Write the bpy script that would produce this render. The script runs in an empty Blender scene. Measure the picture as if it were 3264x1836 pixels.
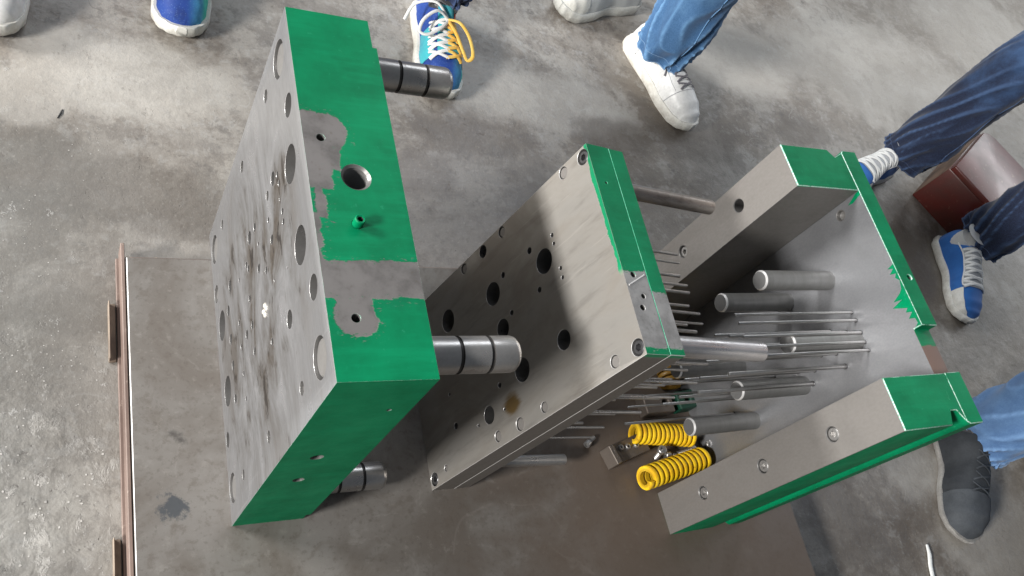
import bpy, bmesh, math, random
from mathutils import Vector, Matrix, noise
random.seed(7)
scene = bpy.context.scene
COL = scene.collection

# ------------------------------------------------------------------ camera, world, lamps, exposure
cam_d = bpy.data.cameras.new("camera")
cam = bpy.data.objects.new("camera", cam_d)
COL.objects.link(cam)
cam_d.sensor_width = 36.0
cam_d.lens = 30.7202
cam_d.clip_start = 0.05
cam_d.clip_end = 200.0
_R = [[0.8744430600914102, -0.020280831985062614, -0.484704056628335],
      [-0.2121488452154684, 0.8825410003207164, -0.4196596838232765],
      [0.43628225053480435, 0.46979790400437377, 0.7674292978909414]]
cam.matrix_world = Matrix.Translation((-0.2706, -0.3185, 1.3943)) @ Matrix(_R).to_4x4()
scene.camera = cam

world = bpy.data.worlds.new("World")
scene.world = world
world.use_nodes = True
bgn = world.node_tree.nodes["Background"]
bgn.inputs[0].default_value = (0.83, 0.90, 1.0, 1)
bgn.inputs[1].default_value = 0.10

def area_lamp(name, loc, target, sx, sy, radiance, color):
    d = bpy.data.lights.new(name, 'AREA')
    d.shape = 'RECTANGLE'
    d.size, d.size_y = sx, sy
    d.energy = math.pi * sx * sy * radiance
    d.color = color
    o = bpy.data.objects.new(name, d)
    COL.objects.link(o)
    o.location = loc
    o.rotation_euler = (Vector(target) - Vector(loc)).to_track_quat('-Z', 'Y').to_euler()
    return o

# the open workshop door on the left, and a window band far behind the visitors
area_lamp("door_light", (-5.3, -1.5, 2.75), (0.2, 0.3, 0.3), 1.3, 0.62, 185.0, (1.0, 0.975, 0.94))
area_lamp("far_door_light", (-4.6, 2.5, 2.45), (0.8, 0.7, 0.2), 1.6, 0.62, 105.0, (1.0, 0.985, 0.96))
area_lamp("window_light", (1.2, 5.6, 4.9), (0.8, 0.6, 0.1), 7.0, 1.5, 5.2, (0.90, 0.95, 1.0))
area_lamp("side_window_light", (6.2, 2.5, 2.2), (2.3, 0.75, 0.2), 3.2, 1.2, 4.0, (0.95, 0.98, 1.0))

vs = scene.view_settings
vs.view_transform = 'Standard'
vs.look = 'None'
vs.exposure = 0.62
vs.gamma = 1.0
scene.cycles.use_denoising = True
scene.cycles.sample_clamp_indirect = 4.0
scene.cycles.max_bounces = 8

# ------------------------------------------------------------------ node helper
class X:
    """one value of a shader graph, with arithmetic"""
    def __init__(s, t, v): s.t, s.v = t, v
    def _m(s, op, *a):
        n = s.t.nodes.new('ShaderNodeMath'); n.operation = op
        for i, q in enumerate((s,) + a):
            if isinstance(q, X): s.t.links.new(q.v, n.inputs[i])
            else: n.inputs[i].default_value = q
        return X(s.t, n.outputs[0])
    def __add__(s, o): return s._m('ADD', o)
    def __radd__(s, o): return s._m('ADD', o)
    def __sub__(s, o): return s._m('SUBTRACT', o)
    def __rsub__(s, o): return (s * -1.0) + o
    def __mul__(s, o): return s._m('MULTIPLY', o)
    def __rmul__(s, o): return s._m('MULTIPLY', o)
    def __truediv__(s, o): return s._m('DIVIDE', o)
    def abs(s): return s._m('ABSOLUTE')
    def sqrt(s): return s._m('SQRT')
    def min(s, o): return s._m('MINIMUM', o)
    def max(s, o): return s._m('MAXIMUM', o)
    def step(s, a, b):
        n = s.t.nodes.new('ShaderNodeMapRange'); n.interpolation_type = 'SMOOTHSTEP'
        s.t.links.new(s.v, n.inputs[0])
        n.inputs[1].default_value = a; n.inputs[2].default_value = b
        return X(s.t, n.outputs[0])
    def lin(s, a, b, c=0.0, d=1.0):
        n = s.t.nodes.new('ShaderNodeMapRange')
        s.t.links.new(s.v, n.inputs[0])
        for i, q in enumerate((a, b, c, d)): n.inputs[i + 1].default_value = q
        return X(s.t, n.outputs[0])

class Mat:
    def __init__(s, name):
        s.m = bpy.data.materials.new(name); s.m.use_nodes = True
        s.t = s.m.node_tree
        s.b = s.t.nodes["Principled BSDF"]
        s.tc = s.t.nodes.new('ShaderNodeTexCoord')
        s.vec = s.tc.outputs['Object']
        sp = s.t.nodes.new('ShaderNodeSeparateXYZ'); s.t.links.new(s.vec, sp.inputs[0])
        s.x, s.y, s.z = (X(s.t, sp.outputs[i]) for i in range(3))
    def noise(s, scale, detail=4, rough=0.55, stretch=None, off=(0, 0, 0), dist=0.0):
        n = s.t.nodes.new('ShaderNodeTexNoise')
        n.inputs['Scale'].default_value = scale; n.inputs['Detail'].default_value = detail
        n.inputs['Roughness'].default_value = rough; n.inputs['Distortion'].default_value = dist
        mp = s.t.nodes.new('ShaderNodeMapping'); s.t.links.new(s.vec, mp.inputs[0])
        mp.inputs['Location'].default_value = off
        if stretch: mp.inputs['Scale'].default_value = stretch
        s.t.links.new(mp.outputs[0], n.inputs['Vector'])
        return X(s.t, n.outputs['Fac'])
    def voro(s, scale, feature='F1', stretch=None):
        n = s.t.nodes.new('ShaderNodeTexVoronoi'); n.feature = feature
        n.inputs['Scale'].default_value = scale
        mp = s.t.nodes.new('ShaderNodeMapping'); s.t.links.new(s.vec, mp.inputs[0])
        if stretch: mp.inputs['Scale'].default_value = stretch
        s.t.links.new(mp.outputs[0], n.inputs['Vector'])
        return X(s.t, n.outputs['Distance'])
    def mix(s, f, a, b):
        n = s.t.nodes.new('ShaderNodeMix'); n.data_type = 'RGBA'
        s._in(n.inputs[0], f); s._in(n.inputs[6], a); s._in(n.inputs[7], b)
        return n.outputs[2]
    def _in(s, sock, v):
        if isinstance(v, X): s.t.links.new(v.v, sock)
        elif isinstance(v, bpy.types.NodeSocket): s.t.links.new(v, sock)
        elif isinstance(v, tuple) and len(v) == 3: sock.default_value = (*v, 1)
        else: sock.default_value = v
    def set(s, **k):
        names = dict(color='Base Color', rough='Roughness', metal='Metallic', spec='Specular IOR Level',
                     coat='Coat Weight', coat_rough='Coat Roughness', sheen='Sheen Weight', normal='Normal',
                     aniso='Anisotropic')
        for a, v in k.items(): s._in(s.b.inputs[names[a]], v)
        return s
    def bump(s, h, strength, dist):
        n = s.t.nodes.new('ShaderNodeBump')
        n.inputs['Strength'].default_value = strength; n.inputs['Distance'].default_value = dist
        s._in(n.inputs['Height'], h)
        s.t.links.new(n.outputs[0], s.b.inputs['Normal'])
        return s

STEEL = (0.40, 0.39, 0.38)
def steel_nodes(M, streak=(1, 1, 1), stain=0.5, tint=STEEL, dark=(0.20, 0.175, 0.15)):
    a = M.noise(9, 5, 0.6, streak, dist=0.6)
    b = M.noise(42, 4, 0.6, streak, off=(3, 1, 2))
    c = M.noise(260, 2, 0.5, streak)
    st = (a.step(0.45, 0.72) * 0.75 + b.step(0.52, 0.75) * 0.35) * stain
    col = M.mix(st.min(1.0), tint, dark)
    col = M.mix(c.step(0.35, 0.65) * 0.16, col, tuple(x * 0.55 for x in tint))
    nick = M.noise(75, 6, 0.8, (1, 0.3, 1.6), off=(6, 6, 6))
    col = M.mix(nick.step(0.70, 0.76) * 0.5, col, tuple(min(1, x * 1.6) for x in tint))
    rough = a.lin(0.3, 0.75, 0.26, 0.50) + c * 0.06
    return col, rough, a, b, c

def make_steel(name, streak=(1, 1, 1), stain=0.5, tint=STEEL, dark=(0.20, 0.175, 0.15), rough_add=0.0, metal=0.62):
    M = Mat(name)
    col, r, a, b, c = steel_nodes(M, streak, stain, tint, dark)
    M.set(color=col, rough=r + rough_add, metal=metal)
    M.bump(c, 0.06, 0.0006)
    return M.m

GREEN = (0.0, 0.172, 0.070)
def paint_nodes(M):
    a = M.noise(11, 5, 0.65); b = M.noise(120, 3, 0.6, off=(5, 2, 1))
    br = M.noise(34, 5, 0.7, (0.22, 1.6, 1.0), off=(4, 1, 6)); s = M.noise(40, 6, 0.78, (1, 0.22, 3), off=(1, 7, 3))
    d = M.noise(7, 6, 0.7, off=(8, 8, 2))
    col = M.mix(a.step(0.32, 0.70), GREEN, (0.0, 0.120, 0.048))
    col = M.mix(br.step(0.45, 0.72) * 0.35, col, (0.002, 0.245, 0.105))
    col = M.mix(d.step(0.55, 0.74) * 0.45, col, (0.004, 0.085, 0.045))
    col = M.mix(b.step(0.64, 0.78) * 0.30, col, (0.035, 0.30, 0.165))
    col = M.mix(s.step(0.68, 0.74) * 0.6, col, (0.12, 0.40, 0.26))
    return col, a, b + br * 1.2

def painted(name, bare=None, bare_tint=(0.205, 0.192, 0.185), rough=0.42):
    """green machine enamel; bare(M) gives a signed distance, negative where the steel is bare"""
    M = Mat(name)
    col, a, b = paint_nodes(M)
    if bare is None:
        M.set(color=col, rough=a.lin(0.3, 0.7, rough - 0.02, rough + 0.12), spec=0.12)
        M.bump(b + a * 2.0, 0.12, 0.0012)
        return M.m
    w = M.noise(150, 5, 0.75, off=(2, 9, 4)); w2 = M.noise(46, 6, 0.7, (0.30, 1.5, 1)); w3 = M.noise(17, 4, 0.6, off=(2, 2, 2))
    sd = bare(M) + (w - 0.5) * 0.006 + (w2 - 0.5) * 0.018 + (w3 - 0.5) * 0.022
    fl = M.noise(210, 4, 0.7, (0.6, 1.4, 1), off=(3, 3, 3))
    k = (1.0 - sd.step(-0.0010, 0.0010)).max((1.0 - sd.step(0.002, 0.012)) * fl.step(0.60, 0.66)) - (1.0 - sd.step(-0.010, -0.001)) * 0.0
    k = (k - (sd.step(-0.009, -0.001)) * fl.step(0.40, 0.34) * 0.9).max(0.0)
    g1 = M.noise(20, 5, 0.65); g2 = M.noise(160, 3, 0.6)
    mcol = M.mix(g1.step(0.4, 0.7), bare_tint, tuple(x * 0.62 for x in bare_tint))
    mcol = M.mix(g2.step(0.6, 0.75) * 0.4, mcol, (0.14, 0.12, 0.10))
    M.set(color=M.mix(k, col, mcol), metal=k * 0.55, rough=k * 0.04 + 0.47, spec=0.15)
    M.bump(sd.step(-0.0008, 0.0008) + b * 0.12, 0.35, 0.0008)
    return M.m

# ------------------------------------------------------------------ mesh helpers
def link(o, parent=None):
    COL.objects.link(o)
    if parent is not None: o.parent = parent
    return o

def mobj(name, verts, faces, mats, parent=None, smooth=None, mi=None, sharp=35):
    me = bpy.data.meshes.new(name)
    me.from_pydata([tuple(v) for v in verts], [], faces)
    for m in (mats if isinstance(mats, (list, tuple)) else [mats]): me.materials.append(m)
    if mi: me.polygons.foreach_set('material_index', mi)
    bm = bmesh.new(); bm.from_mesh(me)
    bmesh.ops.recalc_face_normals(bm, faces=bm.faces)
    bm.to_mesh(me); bm.free()
    if smooth: shade(me, sharp)
    return link(bpy.data.objects.new(name, me), parent)

def shade(me, deg=35):
    me.polygons.foreach_set('use_smooth', [True] * len(me.polygons))
    me.set_sharp_from_angle(angle=math.radians(deg))
    me.update()

def thing(name, label, cat, loc=(0, 0, 0), rot=None, group=None):
    o = bpy.data.objects.new(name, None)
    o.empty_display_size = 0.05
    COL.objects.link(o)
    if rot is not None: o.matrix_world = Matrix.Translation(loc) @ rot.to_4x4()
    else: o.location = loc
    return tag(o, label, cat, group)

def tag(o, label=None, cat=None, group=None, kind=None):
    if label: o['label'] = label
    if cat: o['category'] = cat
    if group: o['group'] = group
    if kind: o['kind'] = kind
    return o

def frame_z(axis):
    return Vector(axis).normalized().to_track_quat('Z', 'Y').to_matrix()

def lathe_data(profile, seg=32, hexes=()):
    """closed solid of revolution about z; profile (r, z); ring indices in hexes are hexagons"""
    vs_, fs = [], []
    rings = []
    for i, (r, z) in enumerate(profile):
        if r < 1e-7:
            rings.append([len(vs_)]); vs_.append((0, 0, z)); continue
        ring = []
        for k in range(seg):
            a = 2 * math.pi * k / seg
            rr = r
            if i in hexes:
                q = (a + math.pi / 6) % (math.pi / 3) - math.pi / 6
                rr = r / math.cos(q)
            ring.append(len(vs_)); vs_.append((rr * math.cos(a), rr * math.sin(a), z))
        rings.append(ring)
    idx = []
    for i in range(len(rings) - 1):
        A, B = rings[i], rings[i + 1]
        if len(A) == 1 and len(B) == 1: continue
        for k in range(seg):
            k2 = (k + 1) % seg
            if len(A) == 1: fs.append((A[0], B[k], B[k2]))
            elif len(B) == 1: fs.append((A[k], A[k2], B[0]))
            else: fs.append((A[k], A[k2], B[k2], B[k]))
            idx.append(i)
    return vs_, fs, idx

def lathe(name, profile, mats, parent=None, loc=(0, 0, 0), axis=(0, 0, 1), seg=32, hexes=(), dark=(), sharp=35):
    v, f, idx = lathe_data(profile, seg, hexes)
    o = mobj(name, v, f, mats, parent, smooth=True, mi=[1 if i in dark else 0 for i in idx], sharp=sharp)
    o.matrix_local = Matrix.Translation(loc) @ frame_z(axis).to_4x4()
    return o

def copy_part(o, parent, loc=None, axis=None, matrix=None):
    c = o.copy(); COL.objects.link(c); c.parent = parent
    c.matrix_local = matrix if matrix is not None else (Matrix.Translation(loc) @ frame_z(axis).to_4x4())
    return c

def prism(poly, z0, z1):
    n = len(poly)
    v = [(x, y, z0) for x, y in poly] + [(x, y, z1) for x, y in poly]
    f = [tuple(range(n - 1, -1, -1)), tuple(range(n, 2 * n))] + \
        [(i, (i + 1) % n, n + (i + 1) % n, n + i) for i in range(n)]
    return v, f

def box_data(x0, x1, y0, y1, z0, z1):
    return prism([(x0, y0), (x1, y0), (x1, y1), (x0, y1)], z0, z1)

def solid(name, data, mats, parent=None, cuts=(), bevel=0.0012, classify=None, segs=1):
    """solid with bored holes (cuts = list of (verts, faces)) and broken edges; classify(centre, normal) -> slot"""
    v, f = data
    me = bpy.data.meshes.new(name); me.from_pydata(v, [], f)
    bm = bmesh.new(); bm.from_mesh(me); bmesh.ops.recalc_face_normals(bm, faces=bm.faces); bm.to_mesh(me); bm.free()
    o = bpy.data.objects.new(name, me); COL.objects.link(o)
    tmp = []
    if cuts:
        cv, cf = [], []
        for a, b in cuts:
            k = len(cv); cv += a; cf += [tuple(i + k for i in q) for q in b]
        cm = bpy.data.meshes.new("cut"); cm.from_pydata(cv, [], cf)
        bm = bmesh.new(); bm.from_mesh(cm); bmesh.ops.recalc_face_normals(bm, faces=bm.faces); bm.to_mesh(cm); bm.free()
        co = bpy.data.objects.new("cut", cm); COL.objects.link(co); tmp.append(co)
        md = o.modifiers.new("cut", 'BOOLEAN'); md.operation = 'DIFFERENCE'; md.solver = 'EXACT'; md.object = co
    if bevel:
        bv = o.modifiers.new("edge", 'BEVEL'); bv.width = bevel; bv.segments = segs
        bv.limit_method = 'ANGLE'; bv.angle_limit = math.radians(40)
        bv.use_clamp_overlap = True
    dg = bpy.context.evaluated_depsgraph_get(); dg.update()
    out = bpy.data.meshes.new_from_object(o.evaluated_get(dg))
    out.name = name
    o.modifiers.clear()
    o.data = out
    bpy.data.meshes.remove(me)
    for c in tmp:
        m2 = c.data; bpy.data.objects.remove(c); bpy.data.meshes.remove(m2)
    out.materials.clear()
    for m in mats: out.materials.append(m)
    for p in out.polygons:
        p.material_index = classify(p.center, p.normal) if classify else 0
    shade(out, 30)
    if parent is not None: o.parent = parent
    return o

def bore(loc, axis, steps, seg=28):
    """cutter: steps = [(radius, depth_to), ...] measured inward along axis"""
    prof = [(0, -0.004), (steps[0][0], -0.004)]
    for i, (r, d) in enumerate(steps):
        if i: prof.append((r, steps[i - 1][1]))
        prof.append((r, d))
    prof.append((0, steps[-1][1]))
    v, f, _ = lathe_data(prof, seg)
    M = Matrix.Translation(loc) @ frame_z(axis).to_4x4()
    return [tuple(M @ Vector(p)) for p in v], f

def tube(path, r, seg=8, closed_ends=True, flat=1.0, up=(0, 0, 1)):
    """swept tube; r number or list; flat squashes the section along the local up"""
    P = [Vector(p) for p in path]; n = len(P)
    v, f = [], []
    for i, p in enumerate(P):
        t = (P[min(i + 1, n - 1)] - P[max(i - 1, 0)]).normalized()
        u = Vector(up) - t * Vector(up).dot(t)
        if u.length < 1e-4: u = t.orthogonal()
        u.normalize(); w = t.cross(u)
        rr = r[i] if isinstance(r, (list, tuple)) else r
        for k in range(seg):
            a = 2 * math.pi * k / seg
            v.append(tuple(p + w * (rr * math.cos(a)) + u * (rr * flat * math.sin(a))))
    for i in range(n - 1):
        for k in range(seg):
            k2 = (k + 1) % seg
            f.append((i * seg + k, i * seg + k2, (i + 1) * seg + k2, (i + 1) * seg + k))
    if closed_ends:
        f.append(tuple(range(seg - 1, -1, -1))); f.append(tuple((n - 1) * seg + k for k in range(seg)))
    return v, f

def smooth_path(P, n=8):
    P = [Vector(p) for p in P]; out = []
    for i in range(len(P) - 1):
        a, b, c, d = P[max(i - 1, 0)], P[i], P[i + 1], P[min(i + 2, len(P) - 1)]
        for k in range(n):
            t = k / n
            out.append(0.5 * ((2 * b) + (c - a) * t + (2 * a - 5 * b + 4 * c - d) * t * t + (3 * b - a - 3 * c + d) * t ** 3))
    out.append(P[-1])
    return out

def merge(*ds):
    v, f = [], []
    for a, b in ds:
        k = len(v); v += list(a); f += [tuple(i + k for i in q) for q in b]
    return v, f

# ------------------------------------------------------------------ materials
M_pin = make_steel("ground_steel", (1, 1, 1), 0.45, (0.42, 0.41, 0.40), (0.19, 0.175, 0.16), -0.05, 0.8)
M_pin_light = make_steel("polished_pin_steel", (3, 1, 1), 0.35, (0.66, 0.65, 0.66), (0.40, 0.39, 0.40), -0.06, 0.85)
M_pin_dark = make_steel("oily_groove", (1, 1, 1), 0.3, (0.06, 0.057, 0.055), (0.02, 0.018, 0.017), 0.12, 0.7)
M_brown_pin = make_steel("browned_steel", (2, 8, 2), 0.9, (0.34, 0.30, 0.27), (0.10, 0.075, 0.06), 0.02)
M_thin = make_steel("bright_pin_steel", (1, 1, 1), 0.3, (0.46, 0.45, 0.44), (0.20, 0.19, 0.18), -0.08, 0.95)
M_matte = make_steel("turned_steel", (1, 1, 6), 0.35, (0.24, 0.24, 0.235), (0.14, 0.135, 0.13), 0.10, 0.55)
M_black_ox = make_steel("black_oxide_steel", (1, 1, 1), 0.3, (0.12, 0.12, 0.125), (0.05, 0.048, 0.046), 0.0, 0.8)
M_bore = make_steel("bored_steel", (1, 1, 1), 0.5, (0.21, 0.205, 0.20), (0.10, 0.092, 0.085), -0.06, 0.55)  # darker than the faces; the shade inside holes is put into this colour
M_side_dark = make_steel("ground_dark_side", (1, 1, 1), 0.5, (0.20, 0.185, 0.17), (0.12, 0.105, 0.095), 0.12, 0.7)
M_green = painted("green_enamel")
M_green_wet = painted("green_drip_enamel", rough=0.25)

def chipped():
    M = Mat("chipped_green_edge")
    col, a, b = paint_nodes(M)
    w = M.noise(70, 5, 0.7); w2 = M.noise(8, 3, 0.6, off=(4, 4, 4))
    k = (w + (w2 - 0.5) * 0.6 + M.y.step(0.18, 0.34) * 0.12).step(0.38, 0.50)
    pale = M.mix(M.noise(300, 2).step(0.4, 0.6), (0.55, 0.66, 0.60), (0.22, 0.55, 0.40))
    M.set(color=M.mix(k, col, pale), metal=k * 0.35, rough=0.4)
    return M.m
M_edge = chipped()
def seam_edge():
    M = Mat("pale_green_seam")
    w = M.noise(60, 5, 0.7)
    M.set(color=M.mix(w.step(0.35, 0.65), (0.03, 0.36, 0.19), (0.16, 0.50, 0.34)), rough=0.4)
    return M.m
M_seam = seam_edge()
M_bright_edge = make_steel("bright_worn_glint_edge", (1, 1, 1), 0.2, (0.78, 0.77, 0.76), (0.5, 0.48, 0.46), -0.02)  # worn edges; on hole rims the glint is put into the colour

# the working face of the big plate: wiped oil, brown heat stains, rust clouds
def face_a():
    M = Mat("stained_ground_face")
    s1 = M.noise(9, 7, 0.66, (1, 0.6, 1.3), dist=0.8)
    s2 = M.noise(26, 6, 0.68, (1, 0.5, 1.1), off=(2, 5, 1), dist=0.6)
    s3 = M.noise(5, 3, 0.5, off=(7, 2, 3))
    s4 = M.noise(70, 5, 0.7, (1, 0.7, 1), off=(1, 4, 4))
    c = M.noise(330, 2, 0.5, (1, 0.05, 1))
    c2 = M.noise(120, 3, 0.6, (1, 1, 0.04), off=(3, 0, 2))
    mid = 1.0 - (((M.y - 0.22) * (M.y - 0.22) + (M.z - 0.27) * (M.z - 0.27)).sqrt() + (s3 - 0.5) * 0.15).step(0.13, 0.30)
    st = (s1.step(0.44, 0.62) * 0.8 + s2.step(0.48, 0.68) * 0.5) * (mid * 0.78 + 0.24)
    col = M.mix(st.min(1.0), (0.42, 0.425, 0.44), (0.13, 0.105, 0.080))
    col = M.mix((1.0 - s1).step(0.52, 0.66) * (mid * 0.6 + 0.25), col, (0.66, 0.67, 0.70))
    col = M.mix(s2.step(0.57, 0.61) * s1.step(0.47, 0.54) * mid, col, (0.045, 0.036, 0.030))
    col = M.mix(s4.step(0.62, 0.72) * (mid * 0.5 + 0.12), col, (0.10, 0.085, 0.07))
    col = M.mix(c.step(0.4, 0.62) * 0.18, col, (0.22, 0.22, 0.23))
    col = M.mix(c2.step(0.62, 0.75) * 0.15, col, (0.75, 0.75, 0.76))
    rough = s1.lin(0.3, 0.7, 0.20, 0.42) + s2 * 0.12 + c * 0.05
    M.set(color=col, metal=0.86, rough=rough - 0.04)
    M.bump(c * 0.5 + s2 + s4 * 0.5, 0.14, 0.0009)
    return M.m
M_face_a = face_a()

def face_b():
    M = Mat("wiped_ground_face")
    s1 = M.noise(5, 5, 0.6, (1, 2.2, 1.0), dist=0.8)
    s2 = M.noise(16, 5, 0.65, (1, 3.0, 0.5), off=(2, 5, 1))
    c = M.noise(280, 2, 0.5, (1, 1, 0.06))
    sc = M.noise(46, 3, 0.7, (1, 2.4, 0.12), off=(0, 3, 9))
    col = M.mix(s1.step(0.4, 0.68) * 0.6, (0.43, 0.41, 0.38), (0.27, 0.235, 0.195))
    col = M.mix(s2.step(0.5, 0.7) * 0.35, col, (0.17, 0.15, 0.13))
    col = M.mix(sc.step(0.62, 0.70) * 0.40, col, (0.55, 0.52, 0.48))
    rust = (((M.y - 0.047) * (M.y - 0.047) + (M.z - 0.268) * (M.z - 0.268)).sqrt() + (s2 - 0.5) * 0.05)
    col = M.mix((1.0 - rust.step(0.008, 0.026)) * 0.9, col, (0.17, 0.10, 0.02))
    # paint that ran over the top edge
    edge = M.z - 0.5505 + (M.noise(90, 4, 0.6) - 0.5) * 0.009 + (M.noise(18, 2, 0.5, off=(1, 1, 1)) - 0.5) * 0.008
    k = edge.step(-0.0005, 0.0005) * M.y.step(0.108, 0.122)
    gcol, a, b = paint_nodes(M)
    M.set(color=M.mix(k, col, gcol), metal=(1.0 - k) * 0.72, rough=s1.lin(0.3, 0.7, 0.28, 0.46) + c * 0.05)
    M.bump(c * 0.4 + s2 + k * 1.5, 0.12, 0.0008)
    return M.m
M_face_b = face_b()

M_face_c = make_steel("clamp_face_steel", (1, 1.4, 1), 0.45, (0.285, 0.29, 0.305), (0.165, 0.165, 0.172), 0.0, 0.75)
M_face_spacer = make_steel("spacer_face_steel", (1, 1, 0.6), 0.5, (0.265, 0.25, 0.236), (0.165, 0.15, 0.137), 0.04, 0.6)

# ------------------------------------------------------------------ floor
def floor_mat():
    M = Mat("workshop_concrete")
    n1 = M.noise(1.5, 6, 0.62, off=(0.4, 0.2, 0)); n2 = M.noise(6.0, 7, 0.66, off=(3, 1, 0), dist=0.2)
    n3 = M.noise(28, 6, 0.68, off=(1, 8, 0)); n4 = M.noise(150, 4, 0.65)
    n5 = M.noise(3.2, 6, 0.66, (0.8, 1.5, 1), off=(9, 4, 0), dist=0.3)
    n6 = M.noise(900, 2, 0.6)
    n7 = M.noise(11, 6, 0.7, off=(2, 2, 7))
    n8 = M.noise(2.6, 8, 0.72, (0.9, 1.2, 1), off=(5.3, 2.1, 4), dist=0.35)
    n9 = M.noise(17, 7, 0.74, off=(1.7, 6, 2))
    col = M.mix(n1.step(0.40, 0.62), (0.305, 0.282, 0.252), (0.172, 0.145, 0.118))
    col = M.mix(n2.step(0.48, 0.64) * 0.55, col, (0.37, 0.345, 0.31))
    col = M.mix(n5.step(0.50, 0.64) * 0.60, col, (0.122, 0.096, 0.074))
    col = M.mix(n8.step(0.52, 0.60) * 0.60, col, (0.100, 0.076, 0.055))
    col = M.mix(n8.step(0.46, 0.38) * 0.50, col, (0.43, 0.408, 0.372))
    col = M.mix(n7.step(0.50, 0.60) * 0.50, col, (0.105, 0.088, 0.075))
    col = M.mix(n9.step(0.54, 0.62) * 0.38, col, (0.36, 0.35, 0.335))
    col = M.mix(n9.step(0.44, 0.36) * 0.42, col, (0.095, 0.082, 0.072))
    col = M.mix(n3.step(0.55, 0.66) * 0.40, col, (0.38, 0.37, 0.35))
    col = M.mix(n3.step(0.44, 0.34) * 0.50, col, (0.085, 0.075, 0.066))
    # curved trowel and drag scratches
    q1 = M.noise(3.1, 2, 0.4, (1, 1.4, 1), off=(2, 9, 1)); q2 = M.noise(5.3, 2, 0.4, (1.5, 0.8, 1), off=(6, 3, 5)); g = M.noise(8, 3, 0.6, off=(3, 3, 9))
    sc1 = ((q1 - 0.47).abs().step(0.0035, 0.0012) * g.step(0.50, 0.58)).max((q2 - 0.55).abs().step(0.004, 0.0014) * g.step(0.48, 0.40))
    col = M.mix(sc1 * 0.22, col, (0.46, 0.45, 0.43))
    sc2 = (q2 - 0.45).abs().step(0.003, 0.001) * g.step(0.52, 0.60)
    col = M.mix(sc2 * 0.35, col, (0.06, 0.052, 0.046))
    def blobs(L):
        out = None
        for bx, by, rx, ry in L:
            e = (((M.x - bx) * (1.0 / rx)) * ((M.x - bx) * (1.0 / rx)) + ((M.y - by) * (1.0 / ry)) * ((M.y - by) * (1.0 / ry))).sqrt()
            out = e if out is None else out.min(e)
        return 1.0 - (out + (n2 - 0.5) * 1.3 + (n9 - 0.5) * 0.7).step(0.75, 1.25)
    pale_sheen = blobs([(-0.11, 0.88, 0.20, 0.10), (0.72, 0.99, 0.17, 0.09), (0.91, 0.97, 0.15, 0.09), (2.22, 1.32, 0.51, 0.22), (3.10, 1.65, 0.45, 0.25),
                   (1.59, -0.01, 0.09, 0.09), (1.79, -0.20, 0.18, 0.12), (-0.28, 0.81, 0.07, 0.07), (1.55, 1.25, 0.3, 0.15)])
    col = M.mix(pale_sheen * 0.55, col, (0.47, 0.445, 0.405))  # pale patches put the windows' sheen on the floor into the colour
    oily = blobs([(-0.17, 0.62, 0.22, 0.07), (-0.02, 0.58, 0.11, 0.06), (-0.26, 0.70, 0.08, 0.04), (0.60, 0.83, 0.15, 0.05), (0.45, 0.71, 0.08, 0.06),
                  (1.30, 0.91, 0.17, 0.07), (1.01, 0.88, 0.11, 0.06), (1.73, 0.99, 0.12, 0.05), (1.29, -0.12, 0.10, 0.15), (-0.20, 0.38, 0.11, 0.04), (1.95, 0.55, 0.25, 0.14)])
    col = M.mix(oily * 0.60, col, (0.090, 0.072, 0.056))
    right = ((M.x - 1.5) * 1.0 - M.y * 0.25 + (n1 - 0.5) * 1.4).step(-0.1, 0.6)
    col = M.mix(right * 0.40, col, (0.165, 0.14, 0.108))
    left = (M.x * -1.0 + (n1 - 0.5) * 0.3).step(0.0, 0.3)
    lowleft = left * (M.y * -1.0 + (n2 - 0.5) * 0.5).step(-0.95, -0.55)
    col = M.mix(lowleft * 0.60, col, (0.13, 0.135, 0.13))  # greyer lower left floor, with the bystanders' shade painted in
    oil = (1.0 - (((M.x - 0.62) * 0.62).abs().max((M.y - 0.18) * 0.95) + (n2 - 0.5) * 0.55 + (n7 - 0.5) * 0.25).step(0.36, 0.66))
    col = M.mix(oil * 0.45, col, (0.135, 0.125, 0.115))  # floor around the platform darkened in colour to imitate the light's falloff
    mid = (1.0 - (((M.x - 0.55) * (M.x - 0.55) + (M.y - 0.62) * (M.y - 0.62) * 1.6).sqrt() + (n2 - 0.5) * 0.6).step(0.10, 0.52))
    col = M.mix(mid * 0.5, col, (0.15, 0.14, 0.138))  # same painted falloff over the floor between the plates
    # wear: pale scuffs and flaked skin at the near left
    near = (M.y * -1.0 + (n2 - 0.5) * 0.5).step(-0.36, -0.06) * left
    flake = M.noise(30, 7, 0.75, (1, 0.75, 1), off=(4, 2, 0), dist=0.4)
    flk = M.noise(24, 3, 0.5, (1, 0.8, 1), off=(4, 2, 0), dist=0.5)
    fl = flake.step(0.55, 0.63) * near
    col = M.mix(fl * 0.6, col, (0.40, 0.385, 0.36))
    fl2 = M.noise(20, 7, 0.75, off=(8, 1, 3), dist=0.3).step(0.62, 0.66) * left
    col = M.mix(fl2 * 0.45, col, (0.40, 0.395, 0.38))
    pit = M.noise(42, 6, 0.76, off=(6, 3, 1), dist=0.3).step(0.60, 0.66) * (near * 0.9 + 0.10)
    col = M.mix(pit * 0.8, col, (0.06, 0.052, 0.045))
    scuff = M.noise(22, 5, 0.75, (0.3, 2.2, 1), off=(3, 6, 0)).step(0.66, 0.73)
    col = M.mix(scuff * 0.35, col, (0.52, 0.51, 0.49))
    col = M.mix(n6.step(0.40, 0.64) * 0.12, col, (0.10, 0.09, 0.08))
    col = M.mix(n4.step(0.54, 0.72) * 0.20, col, (0.11, 0.095, 0.08))
    col = M.mix(n4.step(0.44, 0.28) * 0.18, col, (0.44, 0.42, 0.39))
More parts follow.
